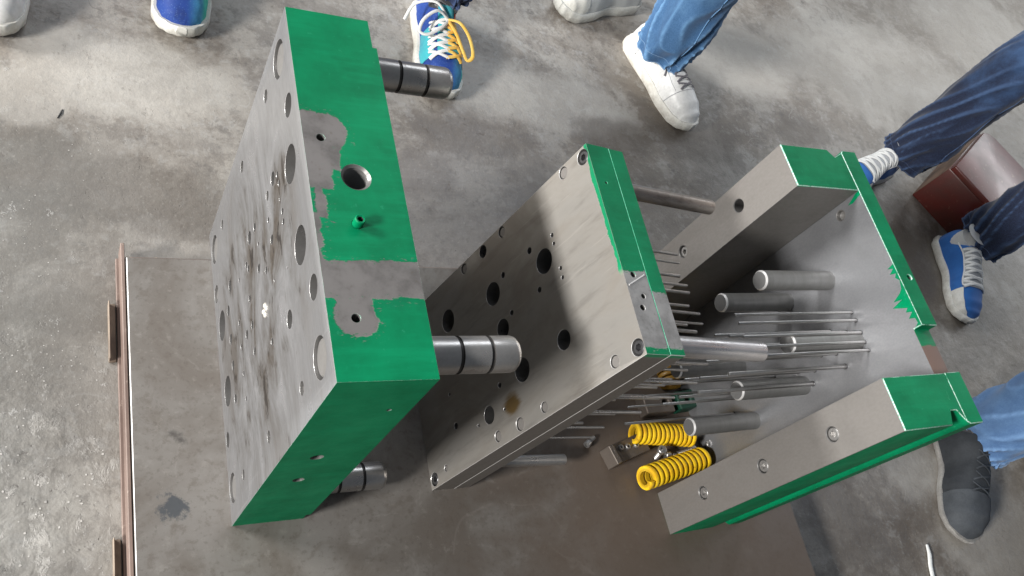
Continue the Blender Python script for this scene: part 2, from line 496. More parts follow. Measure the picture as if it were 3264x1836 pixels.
    speck = M.voro(34).step(0.055, 0.03) * M.noise(9, 2).step(0.5, 0.62)
    col = M.mix(speck * 0.25, col, (0.62, 0.60, 0.58))
    dspeck = M.voro(23, stretch=(1, 1.3, 1)).step(0.04, 0.02) * M.noise(7, 2, off=(5, 5, 5)).step(0.5, 0.62)
    col = M.mix(dspeck * 0.8, col, (0.05, 0.045, 0.04))
    M.set(color=col, rough=n2.lin(0.3, 0.7, 0.36, 0.54) + n4 * 0.04, spec=0.5)
    M.bump(n2 * 0.8 + n3 * 0.7 + n4 * 0.10 + flk * near * 2.2 + fl * 0.5 + fl2 * 0.4 - pit * 1.6, 0.42, 0.007)
    return M.m
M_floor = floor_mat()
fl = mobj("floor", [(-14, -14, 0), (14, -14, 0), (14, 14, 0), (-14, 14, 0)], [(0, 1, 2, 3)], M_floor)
tag(fl, "worn grey concrete workshop floor with brown oil stains", "floor", kind="structure")
del fl["category"]

# ------------------------------------------------------------------ low steel platform under the mold
def plate_mat():
    M = Mat("oily_platform_plate")
    n1 = M.noise(4.5, 5, 0.6, dist=0.8); n2 = M.noise(15, 6, 0.65, off=(2, 4, 0), dist=0.8); n3 = M.noise(130, 3, 0.6)
    n4 = M.noise(900, 2)
    col = M.mix(n1.step(0.38, 0.66), (0.168, 0.158, 0.146), (0.110, 0.096, 0.083))
    col = M.mix(n2.step(0.52, 0.70) * 0.6, col, (0.10, 0.085, 0.07))
    col = M.mix(n2.step(0.42, 0.30) * 0.5, col, (0.225, 0.213, 0.197))
    n5 = M.noise(48, 6, 0.74, off=(4, 4, 1)); n6 = M.noise(26, 6, 0.78, (0.35, 1.8, 1), off=(7, 1, 1))
    col = M.mix(n5.step(0.52, 0.66) * 0.45, col, (0.085, 0.070, 0.057))
    col = M.mix(n5.step(0.44, 0.32) * 0.35, col, (0.23, 0.215, 0.195))
    col = M.mix(n6.step(0.66, 0.72) * 0.45, col, (0.31, 0.30, 0.28))
    col = M.mix(n3.step(0.56, 0.70) * 0.35, col, (0.07, 0.06, 0.05))
    col = M.mix(n4.step(0.45, 0.6) * 0.12, col, (0.10, 0.09, 0.08))
    q1 = M.noise(4.1, 2, 0.4, (1, 0.5, 1), off=(2, 9, 1)); gg = M.noise(9, 3, 0.6, off=(3, 3, 9))
    sc = (q1 - 0.5).abs().step(0.004, 0.0012) * gg.step(0.48, 0.56)
    col = M.mix(sc * 0.10, col, (0.30, 0.28, 0.26))
    right = (M.x + (n1 - 0.5) * 0.5).step(0.35, 0.75)
    col = M.mix(right * 0.70, col, (0.108, 0.078, 0.058))  # browner right side, with the shade behind the plates painted in
    # two greasy marks
    g1 = (((M.x + 0.080) * 1.0) * (M.x + 0.080) + (M.y - 0.034) * (M.y - 0.034)).sqrt() + (n2 - 0.5) * 0.05 + (M.noise(60, 6, 0.75) - 0.5) * 0.05
    g2 = (((M.x + 0.075) * 0.45).abs().max(((M.y - 0.146) + (M.x + 0.075) * 0.35).abs()) + (n2 - 0.5) * 0.025 + (M.noise(70, 6, 0.75, off=(1, 1, 1)) - 0.5) * 0.02)
    col = M.mix((1.0 - g1.step(0.014, 0.024)) * 0.85, col, (0.035, 0.042, 0.05))
    col = M.mix((1.0 - g2.step(0.001, 0.010)) * 0.8, col, (0.04, 0.036, 0.033))
    M.set(color=col, rough=n1.lin(0.3, 0.7, 0.36, 0.55) + n3 * 0.06, metal=0.12, spec=0.5)
    M.bump(n2 + n3 * 0.2, 0.18, 0.002)
    return M.m
M_plat = plate_mat()
def red_primer():
    M = Mat("dusty_red_primer")
    n = M.noise(12, 5, 0.6, (1, 0.3, 1)); n2 = M.noise(90, 4, 0.6)
    col = M.mix(n.step(0.35, 0.7), (0.20, 0.145, 0.122), (0.10, 0.068, 0.056))
    col = M.mix(n2.step(0.6, 0.75) * 0.5, col, (0.34, 0.28, 0.24))
    M.set(color=col, rough=0.5)
    M.bump(n2, 0.2, 0.001)
    return M.m
M_primer = red_primer()
def tan_mat():
    M = Mat("tan_painted_bracket")
    n = M.noise(30, 5, 0.6, (1, 0.4, 1))
    M.set(color=M.mix(n.step(0.4, 0.7), (0.24, 0.19, 0.145), (0.11, 0.08, 0.06)), rough=0.6)
    return M.m
M_tan = tan_mat()

plat = thing("steel_platform", "low oily steel plate on a red channel frame carrying the green mold parts", "platform")
top = solid("top_plate", box_data(-0.132, 1.107, -0.60, 0.452, 0.0485, 0.060), [M_plat, M_bright_edge], plat, bevel=0.0011,
            classify=lambda c, n: 1 if (abs(n.z) < 0.95 and abs(n.x) > 0.3 and abs(n.z) > 0.3 and c.x < 0) else 0)
solid("side_rail", merge(box_data(-0.139, -0.133, -0.60, 0.486, 0.010, 0.048),
                         box_data(-0.1435, -0.134, -0.60, 0.478, 0.0, 0.0095)), [M_primer], plat, bevel=0.001)
solid("end_rail", merge(box_data(-0.132, 1.10, 0.456, 0.462, 0.010, 0.044),
                        box_data(-0.132, 1.10, 0.440, 0.468, 0.0, 0.0095)), [M_primer], plat, bevel=0.001)
solid("far_rail", box_data(1.085, 1.091, -0.60, 0.452, 0.0, 0.048), [M_primer], plat, bevel=0.001)
for y0, y1 in ((0.292, 0.394), (-0.16, 0.012)):
    solid("foot_bracket", merge(box_data(-0.1565, -0.1450, y0, y1, 0.0, 0.006),
                                box_data(-0.1565, -0.1545, y0, y1, 0.0062, 0.020)), [M_tan], plat, bevel=0.001)

# ------------------------------------------------------------------ big green mold plate (stands on its edge)
AT, AL, AH = 0.1123, 0.5, 0.5477
PA = thing("mold_plate", "tall green mold plate standing on edge, steel face full of holes, grooved pins behind", "mold plate", (0, 0, 0.060))
HA = [(0.4607, 0.4959, 0.0253, 'gp'), (0.4611, 0.4223, 0.0094), (0.377, 0.5098, 0.0152), (0.3049, 0.4892, 0.0243), (0.4587, 0.2636, 0.0091),
      (0.3377, 0.4107, 0.0097), (0.3294, 0.4315, 0.0044), (0.3141, 0.435, 0.0044), (0.333, 0.3779, 0.0069), (0.2938, 0.4305, 0.0029),
      (0.1937, 0.4879, 0.0234), (0.453, 0.0332, 0.0245, 'gp'), (0.2724, 0.4352, 0.0046), (0.2583, 0.434, 0.0046), (0.3008, 0.3697, 0.0045),
      (0.4573, 0.1038, 0.0085), (0.3329, 0.2991, 0.0068), (0.3362, 0.266, 0.0102), (0.2675, 0.3764, 0.0067), (0.3016, 0.3081, 0.0031),
      (0.2684, 0.299, 0.007), (0.299, 0.244, 0.0057), (0.3105, 0.2336, 0.005), (0.2465, 0.3336, 0.0053), (0.1979, 0.4284, 0.0021),
      (0.3759, 0.0200, 0.0154), (0.3366, 0.1214, 0.0098), (0.3137, 0.1828, 0.0038), (0.2134, 0.3677, 0.0029), (0.3072, 0.0436, 0.0245),
      (0.3067, 0.0965, 0.009), (0.2562, 0.2346, 0.0057), (0.2549, 0.1609, 0.0051), (0.2156, 0.2344, 0.0064), (0.2176, 0.1992, 0.0073),
      (0.2585, 0.0972, 0.0088), (0.2175, 0.1592, 0.0042), (0.1761, 0.2341, 0.0062), (0.2153, 0.0969, 0.0078), (0.1749, 0.1595, 0.0049),
      (0.1948, 0.046, 0.0238), (0.163, 0.0949, 0.0076), (0.1374, 0.1593, 0.004), (0.1251, 0.5147, 0.0149), (0.1365, 0.4125, 0.0119),
      (0.0459, 0.5053, 0.0240, 'gp'), (0.0427, 0.4283, 0.0086), (0.148, 0.3256, 0.0051), (0.0445, 0.2626, 0.0087), (0.0451, 0.1034, 0.008),
      (0.1267, 0.0184, 0.0122), (0.0497, 0.0265, 0.0224, 'gp')]
cuts = []
for h in HA:
    y, z, r = h[:3]
    if len(h) > 3: st = [(r, 0.010)]
    elif r > 0.018: st = [(r, 0.040), (r * 0.55, 0.060)]
    elif r > 0.0115: st = [(r, 0.016), (r * 0.6, 0.05)]
    elif r > 0.0062: st = [(r, 0.012), (r * 0.6, 0.04)]
    else: st = [(r, 0.03)]
    cuts.append(bore((0, y, z), (1, 0, 0), st, 32 if r > 0.012 else 16))
HT = [(0.0208, 0.3034, [(0.0052, 0.020)]), (0.0560, 0.2517, [(0.0180, 0.055)]), (0.0483, 0.1881, [(0.0068, 0.018)]), (0.0302, 0.0715, [(0.0052, 0.02)])]
for x, y, st in HT: cuts.append(bore((x, y, AH), (0, 0, -1), st, 32))
HE = [(0.0454, 0.305, [(0.0085, 0.03)]), (0.0453, 0.213, [(0.0078, 0.03)]), (0.0852, 0.4611, [(0.0030, 0.02)])]
for x, z, st in HE: cuts.append(bore((x, 0, z), (0, 1, 0), st, 24))
cuts.append(box_data(AT - 0.0055, AT + 0.01, 0.455, AL + 0.01, -0.01, AH + 0.01))        # pry recess on the parting side
cuts.append(box_data(AT - 0.0065, AT + 0.01, -0.01, 0.045, -0.01, 0.020))

def bare_a(M):
    def circ(a, b, r): return ((M.x - a) * (M.x - a) + (M.y - b) * (M.y - b)).sqrt() - r
    def rect(x0, x1, y0, y1): return ((M.x - (x0 + x1) / 2).abs() - (x1 - x0) / 2).max((M.y - (y0 + y1) / 2).abs() - (y1 - y0) / 2)
    s = circ(0.029, 0.314, 0.0255)
    for q in (rect(-0.01, 0.020, 0.283, 0.341), rect(-0.01, 0.037, 0.262, 0.300), rect(-0.01, 0.027, 0.232, 0.27), rect(0.004, 0.015, 0.195, 0.24),
              rect(-0.01, 0.006, 0.10, 0.20), rect(-0.02, 0.14, 0.0945, 0.1395)):
        s = s.min(q)
    fine = circ(0.0305, 0.0685, 0.0225).min(rect(0.010, 0.052, 0.070, 0.10))
    return s.min(fine)
M_top_a = painted("green_top_with_scraped_steel", bare_a)

def class_a(c, n):
    if c.x < 0.0004 and n.x < -0.95: return 0
    if c.x < 0.0012 and -0.93 < n.x < -0.4 and 0.002 < c.y < AL - 0.002 and 0.002 < c.z < AH - 0.002: return 6
    if c.x > AT - 0.0071 and n.x > 0.95: return 1
    if n.z > 0.95 and c.z > AH - 0.0004: return 2
    if abs(n.y) > 0.95 and (c.y < 0.0004 or c.y > AL - 0.0004): return 3
    if n.z < -0.95 and c.z < 0.001: return 1
    onb = min(abs(c.x), abs(c.x - AT), abs(c.x - AT + 0.0055)) < 0.0014, min(abs(c.y), abs(c.y - AL)) < 0.0014, min(abs(c.z), abs(c.z - AH)) < 0.0014
    if sum(onb) >= 2: return 5
    if onb[1] and not onb[0] or (onb[2] and not onb[0]): return 5 if max(abs(n.x), abs(n.y), abs(n.z)) < 0.9 and not onb[0] else 4
    if c.x > AT - 0.007: return 3
    return 4
solid("plate_body", box_data(0, AT, 0, AL, 0, AH), [M_face_a, M_face_b, M_top_a, M_green, M_bore, M_edge, M_bright_edge], PA, cuts, 0.0011, class_a)

# guide pins: head seated in the front face, grooved shaft out of the back
R = 0.0220
gp_prof = [(0, 0.0016), (0.0215, 0.0016), (0.0228, 0.0030), (0.0228, 0.0095), (0.018, 0.0098), (0.018, AT - 0.002), (R, AT - 0.001)]
body = []
gx = [0.1575, 0.1965]
for g in gx: body += [(R, g - 0.0024), (R - 0.0016, g - 0.0018), (R - 0.0016, g + 0.0018), (R, g + 0.0024)]
gp_prof += body + [(R, 0.2270), (R - 0.0012, 0.2310), (R - 0.005, 0.2348), (R - 0.0075, 0.2352), (0, 0.2352)]
dk = (7, 8, 9, 11, 12, 13)
# (the seated head is a separate disc so that the boxed steel between stays solid)
first = None
for y, z in ((0.4607, 0.4959), (0.0459, 0.5053), (0.453, 0.0332), (0.0497, 0.0265)):
    prof = [(0, AT - 0.012), (R, AT - 0.012)] + body + gp_prof[-5:]
    if first is None:
        g = lathe("guide_pin", prof, [M_pin, M_pin_dark], PA, (0, y, z), (1, 0, 0), 48, dark=(2, 3, 4, 6, 7, 8)); first = g
        hd = lathe("guide_pin_head", [(0, 0.0030), (0.0198, 0.0030), (0.0212, 0.0042), (0.0212, 0.0100), (0, 0.0100)], [M_pin], PA, (0, y, z), (1, 0, 0), 48)
    else:
        copy_part(first, PA, (0, y, z), (1, 0, 0))
        h2 = copy_part(hd, PA, (0, y, z), (1, 0, 0))
        if z < 0.03: h2.scale = (0.92, 0.92, 1)
# thread in the big top hole
thr = [(0.0179, 0.0)]
z = -0.0015
for k in range(14):
    thr += [(0.0148, z - 0.0016), (0.0177, z - 0.0032)]; z -= 0.0034
v, f, _ = lathe_data(thr, 40)
o = mobj("thread", v, f, M_bore, PA, smooth=True, sharp=20); o.location = (0.0560, 0.2517, AH)
def hex_screw(parent, loc, axis, r, name="set_screw", mat=None):
    prof = [(0, -0.006), (r * 0.45, -0.006), (r * 0.45, -0.0004), (r * 0.88, 0.0), (r, -0.0012), (r, -0.008), (0, -0.008)]
    return lathe(name, prof, [mat or M_black_ox], parent, loc, axis, 36, hexes=(1, 2))
lathe("screw_stub", [(0, -0.004), (0.0032, -0.004), (0.0032, 0.0105), (0.0052, 0.0110), (0.0062, 0.0100), (0.0062, -0.006), (0, -0.006)], [M_green, M_black_ox], PA, (0.0483, 0.1881, AH), (0.04, 0, 1), 36, hexes=(1, 2), dark=(0, 1))
for (y, z, r) in ((0.3759, 0.0200, 0.0150), (0.4611, 0.4223, 0.0090), (0.4587, 0.2636, 0.0087), (0.0427, 0.4283, 0.0082), (0.0445, 0.2626, 0.0083),
                  (0.0451, 0.1034, 0.0076), (0.4573, 0.1038, 0.0081), (0.333, 0.3779, 0.0066)):
    hex_screw(PA, (0.004, y, z), (-1, 0, 0), r, "socket_screw", M_pin)
# water droplets left on the face
dv = []
for (y, z) in ((0.206, 0.312), (0.199, 0.318), (0.194, 0.309), (0.2015, 0.303)):
    v, f, _ = lathe_data([(0, 0.0), (0.0042, 0.0002), (0.0036, 0.0016), (0.0018, 0.0026), (0, 0.0029)], 14)
    Mx = Matrix.Translation((0.0, y, z)) @ frame_z((-1, 0.1, 0.2)).to_4x4()
    dv.append(([tuple(Mx @ Vector(p)) for p in v], f))
M_drop = Mat("clear_oil_drop").set(color=(0.75, 0.72, 0.66), rough=0.05, metal=0.6).m
mobj("oil_drop", *merge(*dv), M_drop, PA, smooth=True, sharp=80)

# ------------------------------------------------------------------ ejector plate pair with its pins (leans back on the lower pins)
BW, BH, BT1, BT = 0.3156, 0.5571, 0.0393, 0.0670
RB = Matrix(((0.9933418670250155, 0.01282680195914654, 0.11448759044873469), (-0.01264697792759178, 0.9999173856257331, -0.0022969267942486065),
             (-0.11450759435319291, 0.0008337115208303708, 0.9934220229894969)))
PB = thing("ejector_plate_pair", "two bolted steel plates with green top edge and many thin pins, leaning in the middle", "ejector plate", (0.3256, 0.0229, 0.0599), RB)
HB = [(0.3011, 0.544, 0.0115, 'bolt'), (0.0142, 0.545, 0.0114, 'bolt'), (0.0149, 0.0139, 0.0116, 'bolt'), (0.301, 0.0139, 0.0115, 'bolt'),
      (0.3050, 0.4992, 0.0093, 'disc'), (0.3054, 0.3344, 0.0088, 'disc'), (0.3033, 0.2766, 0.0105), (0.3047, 0.2166, 0.0089, 'disc'),
      (0.0149, 0.4997, 0.0088, 'disc'), (0.0156, 0.34, 0.0081, 'disc'), (0.014, 0.277, 0.0101, 'disc'), (0.0169, 0.2171, 0.0087, 'disc'),
      (0.0205, 0.056, 0.0057, 'disc'), (0.2093, 0.414, 0.0187), (0.2261, 0.2789, 0.0189), (0.2461, 0.1416, 0.0194), (0.1633, 0.2851, 0.0157),
      (0.085, 0.4145, 0.0145), (0.0859, 0.3092, 0.0183), (0.0554, 0.2049, 0.0142), (0.2417, 0.3878, 0.0053), (0.2405, 0.3138, 0.005),
      (0.176, 0.3891, 0.0047), (0.235, 0.4439, 0.0034), (0.2218, 0.4434, 0.0029), (0.1813, 0.4443, 0.0033), (0.167, 0.4436, 0.0033),
      (0.1759, 0.3144, 0.0044), (0.0871, 0.2468, 0.0044), (0.0737, 0.1074, 0.0057), (0.051, 0.1717, 0.0027), (0.0488, 0.2469, 0.0026), (0.1293, 0.1054, 0.0029)]
cuts = []
for h in HB:
    y, z, r = h[:3]
    kind = h[3] if len(h) > 3 else ''
    st = [(r, 0.012)] if kind == 'bolt' else ([(r, 0.006)] if kind == 'disc' else ([(r, 0.034)] if r > 0.011 else [(r, 0.025)]))
    cuts.append(bore((0, y, z), (1, 0, 0), st, 32 if r > 0.008 else 16))
for x, y, r in ((0.0162, 0.1119, 0.0042), (0.0172, 0.2537, 0.0020), (0.0232, 0.0813, 0.0036), (0.0161, 0.0647, 0.0042)):
    cuts.append(bore((x, y, BH), (0, 0, -1), [(r, 0.015)], 20))
def bare_b1(M):
    return (M.y - 0.116).max(0.0075 - M.y)
def bare_b2(M):
    return (M.y - 0.088).max(0.0085 - M.y)
M_top_b1 = painted("green_top_front_plate", bare_b1, (0.36, 0.355, 0.35)); M_top_b2 = painted("green_top_rear_plate", bare_b2, (0.36, 0.355, 0.35))
def side_b():
    M = Mat("dark_plate_side_with_paint")
    col, r, a, b, c = steel_nodes(M, (1, 1, 1), 0.5, (0.20, 0.185, 0.17), (0.13, 0.115, 0.10))
    k = (M.z - 0.5475 + (a - 0.5) * 0.012 + (b - 0.5) * 0.006).step(-0.002, 0.003)
    g, _, _ = paint_nodes(M)
    M.set(color=M.mix(k, col, g), metal=(1.0 - k) * 0.7, rough=r + 0.1)
    return M.m
M_side_b = side_b()
def class_b(x0, x1):
    def fn(c, n):
        if n.x < -0.95 and c.x < x0 + 0.0003: return 0
        if c.x < 0.0011 and -0.93 < n.x < -0.4 and 0.002 < c.y < BW - 0.002 and 0.002 < c.z < BH - 0.002: return 5
        if n.x > 0.95 and c.x > x1 - 0.0003: return 3
        if n.z > 0.95 and c.z > BH - 0.0004: return 1
        if n.y < -0.95 and c.y < 0.0004: return 2
        if n.y > 0.95 and c.y > BW - 0.0004: return 4
        if max(abs(n.x), abs(n.y), abs(n.z)) < 0.9 and c.z > BH - 0.002: return 5 if c.y < 0.112 else 6
        if max(abs(n.x), abs(n.y), abs(n.z)) < 0.9 and min(c.y, BW - c.y) < 0.0013: return 5
        return 3
    return fn
solid("front_plate", box_data(0, BT1, 0, BW, 0, BH), [M_face_b, M_top_b1, M_side_b, M_bore, M_green, M_bright_edge, M_seam], PB, cuts, 0.0009, class_b(0, BT1))
solid("retainer_plate", box_data(BT1 + 0.0005, BT, 0, BW, 0, BH), [M_face_b, M_top_b2, M_side_b, M_bore, M_green, M_bright_edge, M_seam], PB, (), 0.0009, class_b(BT1, BT))
# scribed groove across the top of the front plate
mobj("scribe_mark", *tube([(0.0035, 0.0955, BH), (0.036, 0.1132, BH)], 0.0011, 6), M_bright_edge, PB)
bolt_prof = [(0, -0.008), (0.0045, -0.008), (0.0045, 0.0), (0.0080, 0.0), (0.0094, -0.0014), (0.0094, -0.012), (0, -0.012)]
b0 = None
for h in HB:
    if len(h) < 4: continue
    y, z, r, k = h
    if k == 'bolt':
        if b0 is None: b0 = lathe("socket_bolt", bolt_prof, [M_black_ox], PB, (0.0012, y, z), (-1, 0, 0), 36, hexes=(1, 2))
        else: copy_part(b0, PB, (0.0012, y, z), (-1, 0, 0))
    else:
        lathe("pin_head", [(0, 0.0), (r * 0.80, 0.0), (r * 0.90, -0.0009), (r * 0.90, -0.005), (0, -0.005)], [M_face_spacer], PB, (0.0016, y, z), (-1, 0, 0), 28)
# return pins
for (y, z, L, r, m) in ((0.292, 0.503, 0.290, 0.0118, M_brown_pin), (0.041, 0.502, 0.290, 0.0150, M_pin_light), (0.029, 0.055, 0.2475, 0.0098, M_pin), (0.292, 0.056, 0.2475, 0.0110, M_brown_pin)):
    lathe("return_pin", [(0, BT - 0.005), (r, BT - 0.005), (r, L - 0.0015), (r - 0.0015, L), (0, L)], [m], PB, (0, y, z), (1, 0, 0), 32)
# ejector pins
ej = [(0.2345, 0.4430), (0.2200, 0.4410), (0.2005, 0.4340), (0.1790, 0.4420), (0.1665, 0.4420), (0.1270, 0.4485), (0.1100, 0.4480), (0.1045, 0.4320),
      (0.0500, 0.4335), (0.0635, 0.4020), (0.0580, 0.3920), (0.0580, 0.3560), (0.0400, 0.3880), (0.0560, 0.3370), (0.0590, 0.3200), (0.0410, 0.3180),
      (0.0580, 0.2880), (0.0450, 0.2475), (0.0450, 0.1755), (0.0715, 0.1255),
       (0.1480, 0.4330), (0.0860, 0.4460), (0.0760, 0.4250), (0.0900, 0.3980), (0.0820, 0.3620), (0.0330, 0.4020), (0.0720, 0.3250), (0.0360, 0.2700),
       (0.0640, 0.2620), (0.0780, 0.2200), (0.0560, 0.2100), (0.0400, 0.1400), (0.0900, 0.1600), (0.0300, 0.3500), (0.1230, 0.4180)]
e0 = None
for i, (y, z) in enumerate(ej):
    r = 0.0023
    if e0 is None: e0 = lathe("ejector_pin", [(0, 0.060), (r, 0.060), (r, 0.2496), (r - 0.0004, 0.250), (0, 0.250)], [M_thin], PB, (0, y, z), (1, 0, 0), 14)
    else:
        c = copy_part(e0, PB, (0, y, z), (1, 0, 0))
        s = (1.0, 0.8, 1.25, 1.0, 1.1)[i % 5]
        c.scale = (s, s, 1)

# ------------------------------------------------------------------ clamp plate with spacer blocks, pillars and core pins
CW, Cw, CH, CD1, CD, CN = 0.4810, 0.0788, 0.5608, 0.1395, 0.1760, 0.1593
yaw = 0.0219258246444517
PC = thing("clamp_plate_assembly", "green U-shaped mold base at right with two spacer blocks, round pillars and long thin pins", "mold base",
           (0.7829, -0.1039, 0.060), Matrix.Rotation(yaw, 3, 'Z'))
V = 0.012
M_top_c = painted("green_top_clamp")
def notch_floor():
    M = Mat("rusty_notch_floor")
    g, a, b = paint_nodes(M)
    k = (M.y - 0.137 + (a - 0.5) * 0.02 + (b - 0.5) * 0.01).step(-0.001, 0.001)
    M.set(color=M.mix(k, (0.13, 0.085, 0.07), g), rough=0.5)
    return M.m
M_notch = notch_floor()
def inner_side():
    M = Mat("spacer_inner_side")
    col, r, a, b, c = steel_nodes(M, (0.6, 1, 1), 0.6, (0.24, 0.228, 0.212), (0.14, 0.128, 0.115))
    k = (M.z - 0.5565 + (M.x * -0.065) + 0.0 + (a - 0.5) * 0.006).step(-0.0006, 0.0006)
    g, _, _ = paint_nodes(M)
    M.set(color=M.mix(k, col, g), metal=(1.0 - k) * 0.75, rough=r + 0.08)
    return M.m
M_inner = inner_side()
def class_c(front, outer_y, inner_y):
    def fn(c, n):
        if n.x < -0.95 and c.x < front + 0.0006: return 0
        if n.z > 0.95 and c.z > CH - 0.0006: return 1
        if n.z > 0.8 and c.z > CH - 0.03 and front > 0.05 and c.z < CH - 0.003: return 5
        if abs(n.y) > 0.95 and abs(c.y - outer_y) < 0.0015: return 1
        if front > 0.05 and n.y < -0.95 and c.y < 0.001: return 1
        if abs(n.y) > 0.95 and inner_y is not None and abs(c.y - inner_y) < 0.001: return 2
        if n.x > 0.95: return 1
        if front > 0.05 and abs(n.z) < 0.3 and c.y < 0.004: return 1
        if max(abs(n.x), abs(n.y), abs(n.z)) < 0.93 and (c.x < front + 0.0014 or c.z > CH - 0.002) and abs(n.z) + abs(n.x) > 0.4:
            if min(abs(c.y - outer_y), abs(c.y - (inner_y if inner_y is not None else -9)), CH - c.z, c.z, abs(c.y - CN) if front > 0.05 else 9) < 0.0022: return 4
            return 3
        if c.x > 0.09 and abs(n.z) < 0.1 and min(abs(c.y - outer_y), abs(c.y - (0.0 if front > 0.05 else outer_y))) < 0.03 and (c.x < CD1 + 0.012 or front < 0.05): return 1
        if front > 0.05 and c.z > CH - 0.02 and abs(n.y) > 0.5: return 1
        return 3
    return fn
mats_c = [M_face_spacer, M_top_c, M_inner, M_bore, M_edge, M_notch]
# upper (far) spacer: V groove on its outer back corner
cuts = [bore((0, 0.4440, 0.4370), (1, 0, 0), [(0.0112, 0.06)], 32), bore((0, 0.4468, 0.2783), (1, 0, 0), [(0.0108, 0.012)], 32), bore((0, 0.445, 0.12), (1, 0, 0), [(0.0108, 0.012)], 32)]
far = solid("spacer_block", prism([(0, CW - Cw), (CD1 - 0.0003, CW - Cw), (CD1 - 0.0003, CW - 0.0045), (0.1185, CW - 0.0145), (0.106, CW), (0, CW)], 0, CH), mats_c, PC, cuts, 0.0012, class_c(0, CW, CW - Cw))
cuts = [bore((0, 0.0380, 0.4410), (1, 0, 0), [(0.0112, 0.012)], 32), bore((0, 0.0400, 0.2840), (1, 0, 0), [(0.0112, 0.012)], 32), bore((0, 0.0425, 0.1250), (1, 0, 0), [(0.0112, 0.012)], 32)]
near = solid("spacer_block", prism([(0, 0), (0.105, 0), (0.1145, 0.0215), (0.1275, 0.0215), (CD1 - 0.0003, 0.0035), (CD1 - 0.0003, Cw), (0, Cw)], 0, CH), mats_c, PC, cuts, 0.0012, class_c(0, 0, Cw))
cl_poly = [(CD1, 0.0035), (CD1 + 0.007, -0.001), (CD, -0.001), (CD, CW + 0.001), (CD1 + 0.0055, CW + 0.001), (CD1, CW - 0.0045)]
cuts = [prism([(CD1 - 0.02, 0.0795), (CD + 0.02, 0.0795), (CD + 0.02, CN - 0.004), (CD1 - 0.02, CN)], CH - 0.016, CH + 0.02),
        bore((CD1, 0.385, 0.5109), (1, 0, 0), [(0.0085, 0.010)], 28), bore((0.1640, 0.241, CH), (0, 0, -1), [(0.0045, 0.02)], 24)]
mats_cl = [M_face_c, M_top_c, M_inner, M_bore, M_edge, M_notch]
solid("clamp_plate", prism(cl_poly, 0, CH), mats_cl, PC, cuts, 0.0012, class_c(CD1, CW, None))
# bolts in the spacers
bp = [(0, -0.007), (0.0044, -0.007), (0.0044, 0.0), (0.0086, 0.0), (0.0100, -0.0014), (0.0100, -0.010), (0, -0.010)]
s0 = lathe("socket_bolt", bp, [M_pin], near, (0.0015, 0.0380, 0.4410), (-1, 0, 0), 36, hexes=(1, 2))
copy_part(s0, near, (0.0015, 0.0400, 0.2840), (-1, 0, 0)); copy_part(s0, near, (0.0015, 0.0425, 0.1250), (-1, 0, 0))
copy_part(s0, far, (0.004, 0.4468, 0.2783), (-1, 0, 0)); copy_part(s0, far, (0.004, 0.445, 0.12), (-1, 0, 0))
# support pillars
M_cap = make_steel("dimmed_pillar_end", (1, 1, 1), 0.4, (0.13, 0.13, 0.13), (0.07, 0.068, 0.064), 0.05, 0.4)  # end caps darkened in colour to subdue the door light on them
p0 = None
pr = 0.0163
for y, z in ((0.3016, 0.4361), (0.3106, 0.3396), (0.1865, 0.4405), (0.1645, 0.3048), (0.1524, 0.1650), (0.2564, 0.1800)):
    prof = [(0, CD1), (pr, CD1), (pr, -0.0165), (pr - 0.0022, -0.0195), (0, -0.0195)]
    if p0 is None:
        v_, f_, ix = lathe_data(prof, 40)
        p0 = mobj("support_pillar", v_, f_, [M_matte, M_bright_edge, M_cap], PC, smooth=True, mi=[1 if i == 2 else (2 if i == 3 else 0) for i in ix])
        p0.matrix_local = Matrix.Translation((0, y, z)) @ frame_z((1, 0, 0)).to_4x4()
    else: copy_part(p0, PC, (0, y, z), (1, 0, 0))
# core pins
k0 = None
for i, (y, z) in enumerate([(0.2319, 0.4552), (0.2169, 0.4566), (0.2234, 0.4012), (0.1784, 0.4554), (0.1637, 0.4558), (0.1586, 0.4017), (0.1594, 0.3256),
                            (0.2125, 0.1750), (0.2055, 0.1433), (0.1826, 0.1217),
                            (0.2300, 0.3300), (0.1950, 0.3650), (0.2050, 0.2500), (0.1750, 0.2350), (0.2080, 0.4300), (0.1950, 0.4560), (0.2000, 0.4100), (0.1850, 0.3950), (0.2150, 0.3600), (0.1780, 0.3400), (0.1700, 0.2800), (0.1900, 0.3050)]):
    r = 0.0022
    if k0 is None: k0 = lathe("core_pin", [(0, CD1), (r * 1.5, CD1), (r * 1.5, CD1 - 0.0015), (r, CD1 - 0.0018), (r, -0.1195), (r * 0.7, -0.1205), (0, -0.1205)], [M_thin, M_black_ox], PC, (0, y, z), (1, 0, 0), 14, dark=(0, 1, 2))
    else:
        c = copy_part(k0, PC, (0, y, z), (1, 0, 0))
        s = 1.5 if i in (5, 6) else (0.9 if i in (7, 8) else 1.15)
        c.scale = (s, s, 1)
